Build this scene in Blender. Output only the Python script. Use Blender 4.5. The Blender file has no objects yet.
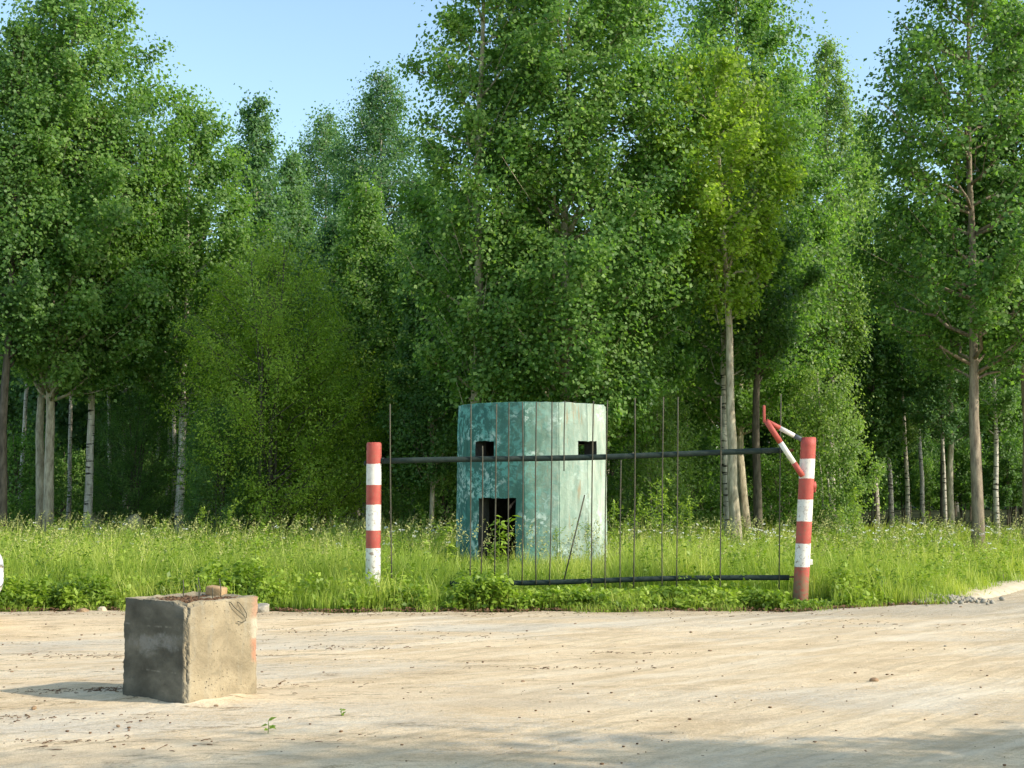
import bpy, math, random
import numpy as np
from mathutils import Vector, Matrix
from mathutils import noise as mnoise
rng = np.random.default_rng(7)
random.seed(7)
R = math.radians
SC = bpy.context.scene
COL = SC.collection
F = 1400.0
CAMH = 1.6
PITCH = math.atan(106 / F)

def gp(px, py, z=0.0):
    """point on the level z seen at photo pixel (px, py)"""
    xc, yc = (px - 512) / F, (384 - py) / F
    d = (xc, math.cos(PITCH) - yc * math.sin(PITCH), math.sin(PITCH) + yc * math.cos(PITCH))
    t = (z - CAMH) / d[2]
    return Vector((d[0] * t, d[1] * t, z))

def pd(px, py, y):
    """point at distance y seen at photo pixel (px, py)"""
    xc, yc = (px - 512) / F, (384 - py) / F
    d = (xc, math.cos(PITCH) - yc * math.sin(PITCH), math.sin(PITCH) + yc * math.cos(PITCH))
    t = y / d[1]
    return Vector((d[0] * t, y, CAMH + d[2] * t))

def X(px, y):
    return (px - 512) / F * y * 1.003

# ------------------------------------------------------------------ tagging
def tag(o, label=None, cat=None, group=None, kind=None):
    if label: o['label'] = label
    if cat: o['category'] = cat
    if group: o['group'] = group
    if kind: o['kind'] = kind
    return o

def empty(name, loc, label=None, cat=None, group=None, rz=0.0):
    o = bpy.data.objects.new(name, None)
    COL.objects.link(o)
    o.location = loc
    o.rotation_euler = (0, 0, rz)
    o.empty_display_size = 0.2
    return tag(o, label, cat, group)

def link(name, me, parent=None, mat=None):
    o = bpy.data.objects.new(name, me)
    COL.objects.link(o)
    if mat is not None and len(me.materials) == 0:
        me.materials.append(mat)
    if parent: o.parent = parent
    return o

def copy_tree(o, parent=None):
    c = o.copy()
    COL.objects.link(c)
    c.parent = parent
    for ch in list(o.children):
        copy_tree(ch, c)
    return c

# ------------------------------------------------------------------ mesh helpers
def mesh_np(name, verts, faces, attr=None, smooth=False):
    """verts (n,3); faces list of (m,k) int arrays; attr (n,) float stored as 'tint'"""
    me = bpy.data.meshes.new(name)
    verts = np.asarray(verts, dtype=np.float32)
    me.vertices.add(len(verts))
    me.vertices.foreach_set('co', verts.ravel())
    loops = np.concatenate([f.ravel() for f in faces]).astype(np.int32)
    tot = np.concatenate([np.full(len(f), f.shape[1], dtype=np.int32) for f in faces])
    start = np.concatenate([[0], np.cumsum(tot)[:-1]]).astype(np.int32)
    me.loops.add(len(loops))
    me.loops.foreach_set('vertex_index', loops)
    me.polygons.add(len(tot))
    me.polygons.foreach_set('loop_start', start)
    me.polygons.foreach_set('loop_total', tot)
    if smooth:
        me.polygons.foreach_set('use_smooth', np.ones(len(tot), dtype=bool))
    if attr is not None:
        a = me.attributes.new('tint', 'FLOAT', 'POINT')
        a.data.foreach_set('value', np.asarray(attr, dtype=np.float32))
    me.update(calc_edges=True)
    return me

class MB:
    """collects tubes, boxes, revolved shapes and closes them into one mesh"""
    def __init__(s):
        s.v = []; s.f4 = []; s.f3 = []; s.fn = []; s.n = 0; s.t = []
    def add(s, verts, quads=None, tris=None, ngons=None, tint=0.5):
        verts = np.asarray(verts, dtype=float)
        if quads is not None and len(quads): s.f4.append(np.asarray(quads) + s.n)
        if tris is not None and len(tris): s.f3.append(np.asarray(tris) + s.n)
        for g in (ngons or []): s.fn.append(np.asarray([g]) + s.n)
        s.v.append(verts)
        s.t.append(np.full(len(verts), tint) if np.isscalar(tint) else tint)
        s.n += len(verts)
    def tube(s, pts, rad, k=6, caps=True, tint=0.5):
        pts = np.asarray(pts, dtype=float); n = len(pts)
        rad = np.full(n, rad) if np.isscalar(rad) else np.asarray(rad, dtype=float)
        d = np.gradient(pts, axis=0)
        d /= np.linalg.norm(d, axis=1, keepdims=True) + 1e-9
        up = np.array([0, 0, 1.0]) if abs(d[:, 2]).mean() < 0.8 else np.array([0, 1.0, 0])
        a = np.cross(d, up); a /= np.linalg.norm(a, axis=1, keepdims=True) + 1e-9
        b = np.cross(d, a)
        th = np.arange(k) / k * 2 * math.pi
        ring = a[:, None, :] * np.cos(th)[None, :, None] + b[:, None, :] * np.sin(th)[None, :, None]
        v = (pts[:, None, :] + ring * rad[:, None, None]).reshape(-1, 3)
        i = np.arange(n - 1)[:, None] * k; j = np.arange(k)[None, :]; j2 = (j + 1) % k
        q = np.stack([i + j, i + k + j, i + k + j2, i + j2], -1).reshape(-1, 4)
        ng = []
        if caps:
            ng = [list(range(k)), list(range((n - 1) * k, n * k))[::-1]]
        s.add(v, quads=q, ngons=ng, tint=tint)
    def box(s, c, size, rot=None, tint=0.5):
        x, y, z = [q / 2 for q in size]
        v = np.array([(-x,-y,-z),(x,-y,-z),(x,y,-z),(-x,y,-z),(-x,-y,z),(x,-y,z),(x,y,z),(-x,y,z)], dtype=float)
        if rot is not None: v = v @ np.array(rot.to_3x3()).T
        s.add(v + np.array(c), quads=[(0,3,2,1),(4,5,6,7),(0,1,5,4),(1,2,6,5),(2,3,7,6),(3,0,4,7)], tint=tint)
    def build(s, name, mat, parent=None, smooth=False, bevel=0):
        faces = s.f4 + s.f3
        faces = ([np.concatenate(s.f4)] if s.f4 else []) + ([np.concatenate(s.f3)] if s.f3 else []) + s.fn
        me = mesh_np(name, np.concatenate(s.v), faces, np.concatenate(s.t), smooth)
        o = link(name, me, parent, mat)
        if bevel:
            m = o.modifiers.new('b', 'BEVEL'); m.width = bevel; m.segments = 2
        return o

def rock_mesh(name, seed, r=(1, 1, .7), sub=3, rough=.25, flat=0.3):
    import bmesh
    bm = bmesh.new()
    bmesh.ops.create_icosphere(bm, subdivisions=sub, radius=1)
    rr = np.random.default_rng(seed)
    planes = [(Vector(rr.normal(size=3)).normalized(), rr.uniform(.62, .92)) for _ in range(10)]
    for v in bm.verts:
        p = v.co.normalized()
        s = 1.0
        for n, dd in planes:
            t = p.dot(n)
            if t > 1e-3: s = min(s, dd / t)
        from mathutils import noise as mn
        s *= 1 + rough * .3 * mn.noise(p * 3 + Vector((seed, 0, 0)))
        v.co = Vector((p.x * s * r[0], p.y * s * r[1], p.z * s * r[2]))
    me = bpy.data.meshes.new(name)
    bm.to_mesh(me); bm.free()
    return me

# ------------------------------------------------------------------ materials
def new_mat(name):
    m = bpy.data.materials.new(name)
    m.use_nodes = True
    nt = m.node_tree
    nt.nodes.clear()
    out = nt.nodes.new('ShaderNodeOutputMaterial')
    return m, nt, out

class NT:
    def __init__(s, nt): s.nt = nt
    def n(s, t, **k):
        nd = s.nt.nodes.new(t)
        for a, b in k.items(): setattr(nd, a, b)
        return nd
    def l(s, a, b): s.nt.links.new(a, b)
    def coord(s, scale=(1, 1, 1), kind='Object', rot=(0, 0, 0)):
        tc = s.n('ShaderNodeTexCoord'); mp = s.n('ShaderNodeMapping')
        mp.inputs['Scale'].default_value = scale
        mp.inputs['Rotation'].default_value = rot
        s.l(tc.outputs[kind], mp.inputs['Vector'])
        return mp.outputs[0]
    def along(s, deg, sl, sa):
        tc = s.n('ShaderNodeTexCoord'); m1 = s.n('ShaderNodeMapping'); m2 = s.n('ShaderNodeMapping')
        m1.inputs['Rotation'].default_value = (0, 0, -math.radians(deg)); m2.inputs['Scale'].default_value = (sl, sa, 1)
        s.l(tc.outputs['Object'], m1.inputs['Vector']); s.l(m1.outputs[0], m2.inputs['Vector'])
        return m2.outputs[0]
    def noise(s, vec, scale, detail=4, rough=.55, dist=0):
        nz = s.n('ShaderNodeTexNoise')
        nz.inputs['Scale'].default_value = scale; nz.inputs['Detail'].default_value = detail
        nz.inputs['Roughness'].default_value = rough; nz.inputs['Distortion'].default_value = dist
        s.l(vec, nz.inputs['Vector'])
        return nz.outputs[0]
    def ramp(s, fac, stops, interp='LINEAR'):
        r = s.n('ShaderNodeValToRGB'); r.color_ramp.interpolation = interp
        e = r.color_ramp.elements
        while len(e) < len(stops): e.new(.5)
        for q, (p, c) in zip(e, stops):
            q.position = p
            q.color = (c, c, c, 1) if np.isscalar(c) else (c[0], c[1], c[2], 1)
        s.l(fac, r.inputs[0])
        return r.outputs[0]
    def mix(s, f, a, b, mode='MIX'):
        m = s.n('ShaderNodeMix', data_type='RGBA', blend_type=mode)
        for i, v in ((0, f), (6, a), (7, b)):
            if hasattr(v, 'links') or hasattr(v, 'is_output'): s.l(v, m.inputs[i])
            elif np.isscalar(v): m.inputs[i].default_value = v
            else: m.inputs[i].default_value = (v[0], v[1], v[2], 1)
        return m.outputs[2]
    def math(s, op, a, b=0.0, clamp=False):
        m = s.n('ShaderNodeMath', operation=op); m.use_clamp = clamp
        for i, v in ((0, a), (1, b)):
            if hasattr(v, 'is_output'): s.l(v, m.inputs[i])
            else: m.inputs[i].default_value = v
        return m.outputs[0]
    def bsdf(s, col, rough=.8, spec=.3, metal=0.0, bump=None, bs=.3, bd=.02):
        b = s.n('ShaderNodeBsdfPrincipled')
        for key, v in (('Base Color', col), ('Roughness', rough), ('Metallic', metal), ('Specular IOR Level', spec)):
            if hasattr(v, 'is_output'): s.l(v, b.inputs[key])
            elif np.isscalar(v): b.inputs[key].default_value = v
            else: b.inputs[key].default_value = (v[0], v[1], v[2], 1)
        if bump is not None:
            bp = s.n('ShaderNodeBump'); bp.inputs['Strength'].default_value = bs; bp.inputs['Distance'].default_value = bd
            s.l(bump, bp.inputs['Height']); s.l(bp.outputs[0], b.inputs['Normal'])
        return b.outputs[0]

def leaf_mat(name, dark, mid, light, trans=.5, tcol=None, vary=.3, spec=.42, rough=.5):
    m, nt, out = new_mat(name); N = NT(nt)
    at = N.n('ShaderNodeAttribute', attribute_name='tint')
    vec = N.coord()
    big = N.noise(vec, .7, 2)
    f = N.math('ADD', at.outputs['Fac'], N.math('MULTIPLY', N.math('SUBTRACT', big, .5), 1.0), clamp=True)
    oi = N.n('ShaderNodeObjectInfo')
    f = N.math('ADD', f, N.math('MULTIPLY', N.math('SUBTRACT', oi.outputs['Random'], .5), vary), clamp=True)
    col = N.ramp(f, [(0, dark), (.5, mid), (1, light)])
    d = N.bsdf(col, rough=rough, spec=spec)
    tr = N.n('ShaderNodeBsdfTranslucent')
    tc = N.mix(1.0, col, tcol or (1.45, 1.6, .7), 'MULTIPLY')
    N.l(tc, tr.inputs[0])
    mx = N.n('ShaderNodeMixShader'); mx.inputs[0].default_value = trans
    N.l(d, mx.inputs[1]); N.l(tr.outputs[0], mx.inputs[2])
    N.l(mx.outputs[0], out.inputs[0])
    return m

M = {}
M['leaf_aspen'] = leaf_mat('leaf_aspen', (.065, .145, .032), (.15, .275, .058), (.27, .40, .10))
M['leaf_haze_blue'] = leaf_mat('leaf_haze_blue', (.065, .145, .065), (.14, .255, .10), (.23, .36, .15))  # bluer tint puts distance haze into the leaf colour
M['leaf_yellow'] = leaf_mat('leaf_yellow', (.14, .22, .028), (.29, .41, .045), (.45, .56, .08))
M['leaf_birch'] = leaf_mat('leaf_birch', (.10, .185, .045), (.21, .32, .085), (.33, .43, .13))
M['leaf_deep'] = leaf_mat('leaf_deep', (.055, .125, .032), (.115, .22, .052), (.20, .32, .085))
M['leaf_weed'] = leaf_mat('leaf_weed', (.12, .20, .02), (.25, .36, .035), (.37, .46, .07), trans=.35)
M['leaf_grass'] = leaf_mat('leaf_grass', (.12, .20, .022), (.28, .385, .045), (.50, .53, .12), trans=.35, vary=0)

def bark_mat(name, base, dark, scale=(8, 8, 2), ring=False, moss=.0):
    m, nt, out = new_mat(name); N = NT(nt)
    v = N.coord(scale)
    n1 = N.noise(v, 1.6, 6, .65)
    col = N.ramp(n1, [(.32, dark), (.6, base), (.8, [min(1, c * 1.25) for c in base])])
    if ring:
        v2 = N.coord((2.2, 2.2, 15))
        n2 = N.noise(v2, 1.2, 3, .6)
        col = N.mix(N.ramp(n2, [(.56, 0), (.63, 1)]), col, (.035, .03, .025))
    # darker, browner foot
    tc = N.n('ShaderNodeTexCoord'); sx = N.n('ShaderNodeSeparateXYZ'); N.l(tc.outputs['Object'], sx.inputs[0])
    foot = N.ramp(N.math('DIVIDE', sx.outputs['Z'], 6.0), [(.05, .35), (.4, 0)])
    col = N.mix(foot, col, (.10, .09, .055))
    N.l(N.bsdf(col, rough=.9, spec=.1, bump=n1, bs=.7, bd=.03), out.inputs[0])
    return m
M['bark_aspen'] = bark_mat('bark_aspen', (.56, .49, .35), (.20, .165, .11))
M['bark_birch'] = bark_mat('bark_birch', (.66, .61, .50), (.30, .26, .20), ring=True)
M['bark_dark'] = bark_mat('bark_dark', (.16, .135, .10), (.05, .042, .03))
M['bark_pine'] = bark_mat('bark_pine', (.36, .29, .21), (.13, .10, .075))

# ------------------------------------------------------------------ trees
def leaves_mesh(name, P, N_, size, tint, aspect=.8, droop=0.0, seed=0):
    r = np.random.default_rng(seed)
    n = len(P)
    N_ = N_ / (np.linalg.norm(N_, axis=1, keepdims=True) + 1e-9)
    t = r.normal(size=(n, 3)); t[:, 2] -= droop
    t -= (t * N_).sum(1, keepdims=True) * N_
    t /= np.linalg.norm(t, axis=1, keepdims=True) + 1e-9
    b = np.cross(N_, t)
    s = (size * r.uniform(.6, 1.35, n))[:, None]
    v = np.empty((n, 4, 3))
    v[:, 0] = P
    v[:, 1] = P + t * s * .48 + b * s * .5 * aspect + N_ * s * .10
    v[:, 2] = P + t * s
    v[:, 3] = P + t * s * .48 - b * s * .5 * aspect + N_ * s * .10
    f = np.arange(n * 4).reshape(n, 4)
    return mesh_np(name, v.reshape(-1, 3), [f], np.repeat(tint, 4))

def tree_meshes(seed, H, crown0, width, profile, nleaf, leaf=.10, r0=.14, limbs=46, rise=1.35,
                droop=0.0, lean=(0, 0), spread=.30, hang=0.0, aspect=.85, stems=1, off=(0, 0),
                clump=.30, bare=0.0, side=None, droop_leaf=.4, fill=.5):
    nleaf = int(nleaf * 1.0); leaf *= .92
    """profile: list of (t, r) from crown base to top in fractions; width = max half width"""
    r = np.random.default_rng(seed)
    mb = MB()
    pt = np.array(profile)
    env = lambda t: np.interp(t, pt[:, 0], pt[:, 1]) * width
    leafP, leafN, leafT = [], [], []
    tot_w = 0; twigs = []
    stemspec = []
    for s in range(stems):
        k = 14
        z = np.linspace(0, H * (1 if s == 0 else r.uniform(.75, .97)), k)
        a = r.uniform(0, 6.28)
        sx, sy = (0, 0) if s == 0 else (math.cos(a) * .25, math.sin(a) * .25)
        wob = np.cumsum(r.normal(0, .028, (k, 2)), axis=0) * H / 12
        ex = (r.uniform(-.5, .5, 2) * width * .7 if stems > 1 else np.zeros(2))
        px = sx + lean[0] * (z / H) ** 1.0 + wob[:, 0] + ex[0] * (z / H)
        py = sy + lean[1] * (z / H) + wob[:, 1] + ex[1] * (z / H)
        zz = z.copy(); zz[0] = -.3
        rad = r0 * (1 if s == 0 else .75) * (1 - .92 * (z / H) ** .9) + .008
        rad[0] *= 1.35; rad[1] *= 1.03
        mb.tube(np.stack([px, py, zz], 1), rad, k=10, tint=.5)
        stemspec.append((px, py, z, rad))
    for i in range(limbs):
        px, py, z, rad = stemspec[i % stems]
        t = ((i + r.uniform(0, 1)) / limbs) ** .95
        zc = crown0 + (H - crown0) * t
        L = max(.25, env(t) * r.uniform(.72, 1.12))
        zstart = min(zc - L * rise * .55 * r.uniform(.7, 1.1), z[-1] * .985)
        zstart = max(zstart, crown0 * .9 if crown0 > 1 else .4)
        az = i * 2.39996 + r.uniform(-.4, .4)
        x0 = np.interp(zstart, z, px); y0 = np.interp(zstart, z, py); rr = np.interp(zstart, z, rad)
        k = 7
        u = np.linspace(0, 1, k)
        dx, dy = math.cos(az), math.sin(az)
        if side is not None: L *= 1 + side[0] * dx
        bend = r.normal(0, .07, 2) * L
        lx = x0 + dx * L * u ** .85 + bend[0] * u ** 2 + off[0] * u
        ly = y0 + dy * L * u ** .85 + bend[1] * u ** 2 + off[1] * u
        lz = zstart + (zc - zstart) * u * (1.25 - .25 * u) - droop * L * u ** 3 * .5
        pts = np.stack([lx, ly, lz], 1)
        pts[1:-1] += r.normal(0, .03 * L, (k - 2, 3))
        mb.tube(pts, np.linspace(min(rr * .55, .018 + L * .014), .006, k), k=5, tint=.5)
        nt_ = int(7 + L * 5)
        for j in range(nt_):
            uu = r.uniform(.22, 1.0) ** .8
            p0 = np.array([np.interp(uu, u, pts[:, c]) for c in range(3)])
            l2 = (.28 + .32 * r.random()) * (L * .45 + .35) * (1.15 - .5 * uu)
            aa = az + r.normal(0, 1.0)
            dirn = np.array([math.cos(aa), math.sin(aa), r.normal(.6 - droop, .45)])
            dirn /= np.linalg.norm(dirn)
            q = np.linspace(0, 1, 4)[:, None]
            tw = p0 + dirn * l2 * q + np.array([0, 0, -hang]) * l2 * q ** 2
            if j % 2 == 0: mb.tube(tw, np.linspace(.008, .003, 4), k=3, caps=False, tint=.5)
            dens = 1.0 if r.random() > bare else .12
            twigs.append((tw, l2, dens, dirn, r.normal(0, .16)))
    wts = np.array([t_[1] * t_[2] for t_ in twigs]); wts /= wts.sum()
    cnt = r.multinomial(nleaf, wts)
    cx, cy = lean[0] * .6 + off[0] * .5, lean[1] * .6 + off[1] * .5
    for (tw, l2, dn, dirn, tt), c in zip(twigs, cnt):
        if c == 0: continue
        uq = r.uniform(0.05, 1.1, c)
        p = np.stack([np.interp(uq, [0, 1/3, 2/3, 1.0], tw[:, a]) for a in range(3)], 1)
        sp = clump * (.4 + .5 * l2) * .62
        p += np.clip(r.normal(0, 1, (c, 3)), -1.7, 1.7) * np.array([sp, sp, sp * 1.15])
        if hang: 
            hsel = r.random(c) < .6
            p[hsel, 2] -= r.exponential(hang * .35, hsel.sum())
        outv = p - np.array([cx, cy, 0]); outv[:, 2] = 0
        outv /= np.linalg.norm(outv, axis=1, keepdims=True) + 1e-6
        nn = r.normal(0, .62, (c, 3)) + outv * .65 + np.array([0, 0, .65])
        leafP.append(p); leafN.append(nn); leafT.append(np.clip(r.normal(.5 + tt, .17, c), 0, 1))
    nf = int(nleaf * fill)
    if nf:
        nc = int(width * (H - crown0) * 15)
        tt = r.beta(1.05, 1.15, nc); az = r.uniform(0, 6.283, nc)
        lob = np.array([mnoise.noise(Vector((math.cos(a) * 1.3, math.sin(a) * 1.3, t * 7 + seed))) for a, t in zip(az, tt)])
        rad = env(tt) * r.uniform(.35, 1.0, nc) ** .6 * (1 + .5 * lob)
        open_ = r.random(nc) > bare * .8
        zc = crown0 + (H - crown0) * tt
        ax = np.interp(zc, stemspec[0][2], stemspec[0][0]); ay = np.interp(zc, stemspec[0][2], stemspec[0][1])
        cc = np.stack([ax + np.cos(az) * rad + off[0] * .8, ay + np.sin(az) * rad + off[1] * .8, zc + rad * .15], 1)[open_]
        nc = len(cc); tin = r.normal(0, .13, nc)
        for c_ in cc[::3]:
            ins = np.array([ax.mean() * .3 + c_[0] * .55, ay.mean() * .3 + c_[1] * .55, c_[2] - .55])
            mb.tube([ins, (ins + c_) / 2 + [0, 0, .06], c_ + [0, 0, .15]], [.011, .008, .004], k=3, caps=False)
        k = r.multinomial(nf, np.full(nc, 1 / nc)); idx = np.repeat(np.arange(nc), k)
        sg = r.uniform(.15, .36, nc)[idx][:, None]
        q = cc[idx] + np.clip(r.normal(0, 1, (nf, 3)), -1.6, 1.6) * sg * np.array([1, 1, 1.5])
        if hang:
            hs = r.random(nf) < .6; q[hs, 2] -= r.exponential(hang * .35, hs.sum())
        ov = q - np.array([np.mean(ax), np.mean(ay), 0]); ov[:, 2] = 0; ov /= np.linalg.norm(ov, axis=1, keepdims=True) + 1e-6
        leafP.append(q); leafN.append(r.normal(0, .6, (nf, 3)) + ov * .7 + np.array([0, 0, .55])); leafT.append(np.clip(r.normal(.5, .17, nf) + tin[idx], 0, 1))
    P = np.concatenate(leafP); Nn = np.concatenate(leafN); T = np.concatenate(leafT)
    P[:, 2] = np.maximum(P[:, 2], .15)
    lm = leaves_mesh('crown', P, Nn, leaf, T, aspect=aspect, droop=droop_leaf, seed=seed)
    faces = [np.concatenate(mb.f4)] + mb.fn
    tm = mesh_np('trunk', np.concatenate(mb.v), faces, None, True)
    return tm, lm

def put_tree(meshes, bark, leafm, px, y, label, cat='tree', name='aspen_tree', group='trees along the forest edge', rz=0.0, s=1.0, sz=1.0, x=None):
    tm, lm = meshes
    e = empty(name, (X(px, y) if x is None else x, y, 0), label, cat, group, rz)
    e.scale = (s, s, s * sz)
    for nm, me, mt in (('trunk', tm, bark), ('crown', lm, leafm)):
        o = bpy.data.objects.new(nm, me); COL.objects.link(o); o.parent = e
        if not me.materials: me.materials.append(M[mt])
        elif me.materials[0] != M[mt]:
            o.material_slots[0].link = 'OBJECT'; o.material_slots[0].material = M[mt]
    return e

OV = [(0, .35), (.15, .85), (.4, 1.0), (.65, .85), (.85, .55), (1, .08)]
COLM = [(0, .5), (.12, .85), (.3, 1.0), (.6, .92), (.8, .7), (.93, .4), (1, .08)]
DOME = [(0, .7), (.2, 1.0), (.5, 1.0), (.75, .85), (.92, .5), (1, .15)]
NAR = [(0, .6), (.2, 1.0), (.5, .85), (.8, .5), (1, .06)]

A_ = tree_meshes(11, 15.4, 4.3, 2.75, COLM, 64000, leaf=.105, r0=.14, limbs=70, off=(.75, 0))
put_tree(A_, 'bark_aspen', 'leaf_aspen', 50, 36, 'tallest leftmost broad aspen, its column of mid green leaves reaching above the photo')
A2 = tree_meshes(12, 13.6, 5.2, 1.7, NAR, 20000, leaf=.105, r0=.13, limbs=40)
put_tree(A2, 'bark_aspen', 'leaf_aspen', 41, 36.6, 'slim aspen whose trunk rises just left of the tallest left aspen trunk')
put_tree(A2, 'bark_dark', 'leaf_deep', 6, 34.5, 'dark trunked tree standing at the left edge of the photo', rz=1.1, s=.98)
C_ = tree_meshes(13, 11.5, 4.8, 1.7, OV, 24000, leaf=.10, r0=.12, limbs=40)
put_tree(C_, 'bark_birch', 'leaf_aspen', 93, 36.8, 'pale trunked birch rising right of the tallest left aspen, its bark lit cream', name='birch_tree')
D_ = tree_meshes(14, 12.2, 4.0, 1.85, COLM, 36000, leaf=.10, r0=.13, limbs=52, off=(.15, 0))
put_tree(D_, 'bark_birch', 'leaf_aspen', 186, 38, 'medium aspen with a pointed top standing right of the tallest left aspen')
E_ = tree_meshes(15, 13.0, 4.0, 1.25, NAR, 22000, leaf=.105, r0=.1, limbs=40)
put_tree(E_, 'bark_aspen', 'leaf_haze_blue', 248, 44, 'slender blue green aspen top showing behind the domed willow', s=1.07)
put_tree(E_, 'bark_aspen', 'leaf_haze_blue', 289, 46, 'lower slender aspen whose pointed top stands in the sky gap', rz=2, s=.98)
F_ = tree_meshes(16, 7.6, .9, 2.15, DOME, 46000, fill=.35, leaf=.075, r0=.06, limbs=70, stems=6, aspect=.5, clump=.35)
put_tree(F_, 'bark_dark', 'leaf_yellow', 266, 34, 'round domed yellow green willow with many dark stems in front of the aspens', name='willow_tree', cat='willow')
F2 = tree_meshes(17, 5.6, .7, 1.6, DOME, 26000, leaf=.075, r0=.05, limbs=44, stems=5, aspect=.5)
put_tree(F2, 'bark_dark', 'leaf_yellow', 325, 35, 'smaller rounded willow leaning against the right side of the domed willow', name='willow_tree', cat='willow')
put_tree(F2, 'bark_dark', 'leaf_deep', 225, 33.5, 'low dark leafy willow at the foot of the domed willow on its left', name='willow_tree', cat='willow', s=.62, rz=2)
G_ = tree_meshes(18, 16.8, 5.0, 2.3, OV, 44000, leaf=.105, r0=.14, limbs=60, hang=.9, droop=.5, rise=.7, droop_leaf=1.2)
put_tree(G_, 'bark_birch', 'leaf_haze_blue', 375, 50, 'tall dark weeping birch behind the left side of the large central aspen', name='birch_tree')
put_tree(G_, 'bark_birch', 'leaf_haze_blue', 330, 54, 'hazy weeping birch whose hanging twigs reach left into the sky gap', name='birch_tree', rz=2.2, s=.97)
Hh = tree_meshes(19, 9.8, 2.3, 1.35, NAR, 24000, leaf=.10, r0=.075, limbs=44)
put_tree(Hh, 'bark_birch', 'leaf_aspen', 366, 37.5, 'young aspen with a light green cone of leaves behind the left striped post')
put_tree(Hh, 'bark_birch', 'leaf_aspen', 415, 37, 'young birch with thin cream trunk between left striped post and round guard post', name='birch_tree', rz=2.4, s=.86)
put_tree(Hh, 'bark_aspen', 'leaf_haze_blue', 333, 41, 'young blue green aspen filling the gap right of the domed willow', rz=4, s=.98)
I1 = tree_meshes(20, 15.0, 3.4, 1.75, OV, 26000, leaf=.10, r0=.15, limbs=46, bare=.35, lean=(.25, 0), rise=1.3)
put_tree(I1, 'bark_aspen', 'leaf_aspen', 473, 31, 'open topped aspen whose grey trunk rises behind the left side of the round guard post')
I2 = tree_meshes(21, 14.8, 2.9, 2.95, [(0, .5), (.12, .85), (.35, 1.0), (.6, .92), (.8, .74), (.92, .45), (1, .2)], 88000, off=(.25, 0), fill=.6, leaf=.10, r0=.15, limbs=80)
put_tree(I2, 'bark_aspen', 'leaf_aspen', 562, 31.6, 'large full aspen directly behind the round guard post, its crown the broadest of all')
put_tree(Hh, 'bark_aspen', 'leaf_deep', 432, 34, 'low shaded aspen filling the left underside of the large central aspen', rz=3, s=.83)
J_ = tree_meshes(22, 11.2, 5.6, 1.55, [(0, .3), (.25, .75), (.55, 1.0), (.8, .9), (.93, .6), (1, .2)], 19000, fill=.4, leaf=.10, r0=.125, limbs=40, lean=(-.25, 0), rise=1.5, bare=.25)
put_tree(J_, 'bark_aspen', 'leaf_yellow', 737, 30.6, 'yellow green aspen with bare upper twigs and a thick grey trunk')
K_ = tree_meshes(23, 16.8, 3.4, 2.9, [(0, .5), (.12, .85), (.35, 1.0), (.55, .92), (.75, .62), (.9, .32), (1, .08)], 64000, leaf=.11, r0=.16, limbs=70)
put_tree(K_, 'bark_aspen', 'leaf_aspen', 744, 38, 'tall dense aspen standing behind the yellow green aspen')
put_tree(A2, 'bark_dark', 'leaf_deep', 757, 34.5, 'dark trunked aspen close behind the right end of the barrier rail', rz=.7, s=.9)
L2 = tree_meshes(24, 9.5, 4.6, 1.3, NAR, 9000, leaf=.1, r0=.125, limbs=26)
put_tree(L2, 'bark_birch', 'leaf_deep', 726, 34.2, 'old birch with peeling white and brown bark at the foot of the yellow green aspen', name='birch_tree', s=1.0)
M_ = tree_meshes(25, 17.0, 6.0, 1.5, OV, 24000, leaf=.105, r0=.13, limbs=46, hang=1.3, droop=.8, rise=.6, droop_leaf=1.5)
put_tree(M_, 'bark_birch', 'leaf_birch', 832, 43, 'weeping birch with its drooping top right of the tall dense aspen', name='birch_tree', s=.93)
put_tree(M_, 'bark_birch', 'leaf_birch', 872, 47, 'pale weeping birch hanging in the sky gap left of the right hand aspen', name='birch_tree', rz=2, s=.86)
N_ = tree_meshes(26, 13.6, 4.4, 2.65, [(0, .5), (.12, .85), (.35, 1.0), (.55, .9), (.72, .66), (.88, .38), (1, .08)], 36000, fill=.3, leaf=.105, r0=.135, limbs=60, rise=1.1, clump=.34, bare=.15)
put_tree(N_, 'bark_pine', 'leaf_aspen', 978, 30, 'large aspen with an exposed brown trunk and loose crown at the right of the photo')
put_tree(A2, 'bark_pine', 'leaf_deep', 1024, 31.5, 'brown trunked tree cut by the right edge of the photo', rz=3.5, s=.95)
put_tree(E_, 'bark_birch', 'leaf_deep', 992, 38, 'thin leaning birch just right of the exposed brown trunk', name='birch_tree', rz=1.3, s=.8).rotation_euler = (0, -.05, 1.3)
SL = tree_meshes(28, 11.0, 5.6, 1.0, NAR, 9000, leaf=.1, r0=.075, limbs=26)
for px, y, lb, rz in [(72, 41, 'slim pale birch between the tallest left aspen and the cream lit birch', 0), (112, 43, 'slim pale birch just right of the cream lit birch', 1),
                      (176, 42, 'slim pale birch just left of the medium pointed aspen', 2), (170, 47, 'thin white birch farther back left of the medium pointed aspen', 3),
                      (24, 40, 'slim pale birch between the dark left edge trunk and the tallest left aspen', 4), (345, 43, 'slim pale birch behind the smaller rounded willow', 5),
                      (686, 44, 'slim birch in the dark gap left of the thick grey aspen trunk', 2.5), (905, 46, 'slim pale birch in the dark stand left of the exposed brown trunk', .5),
                      (942, 47, 'slim white birch close left of the exposed brown trunk', 1.5)]:
    put_tree(SL, 'bark_birch', 'leaf_aspen', px, y, lb, name='birch_tree', rz=rz, s=random.uniform(.9, 1.05))
UB = tree_meshes(29, 3.6, .3, 1.5, DOME, 9000, leaf=.09, r0=.03, limbs=30, stems=3)
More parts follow.
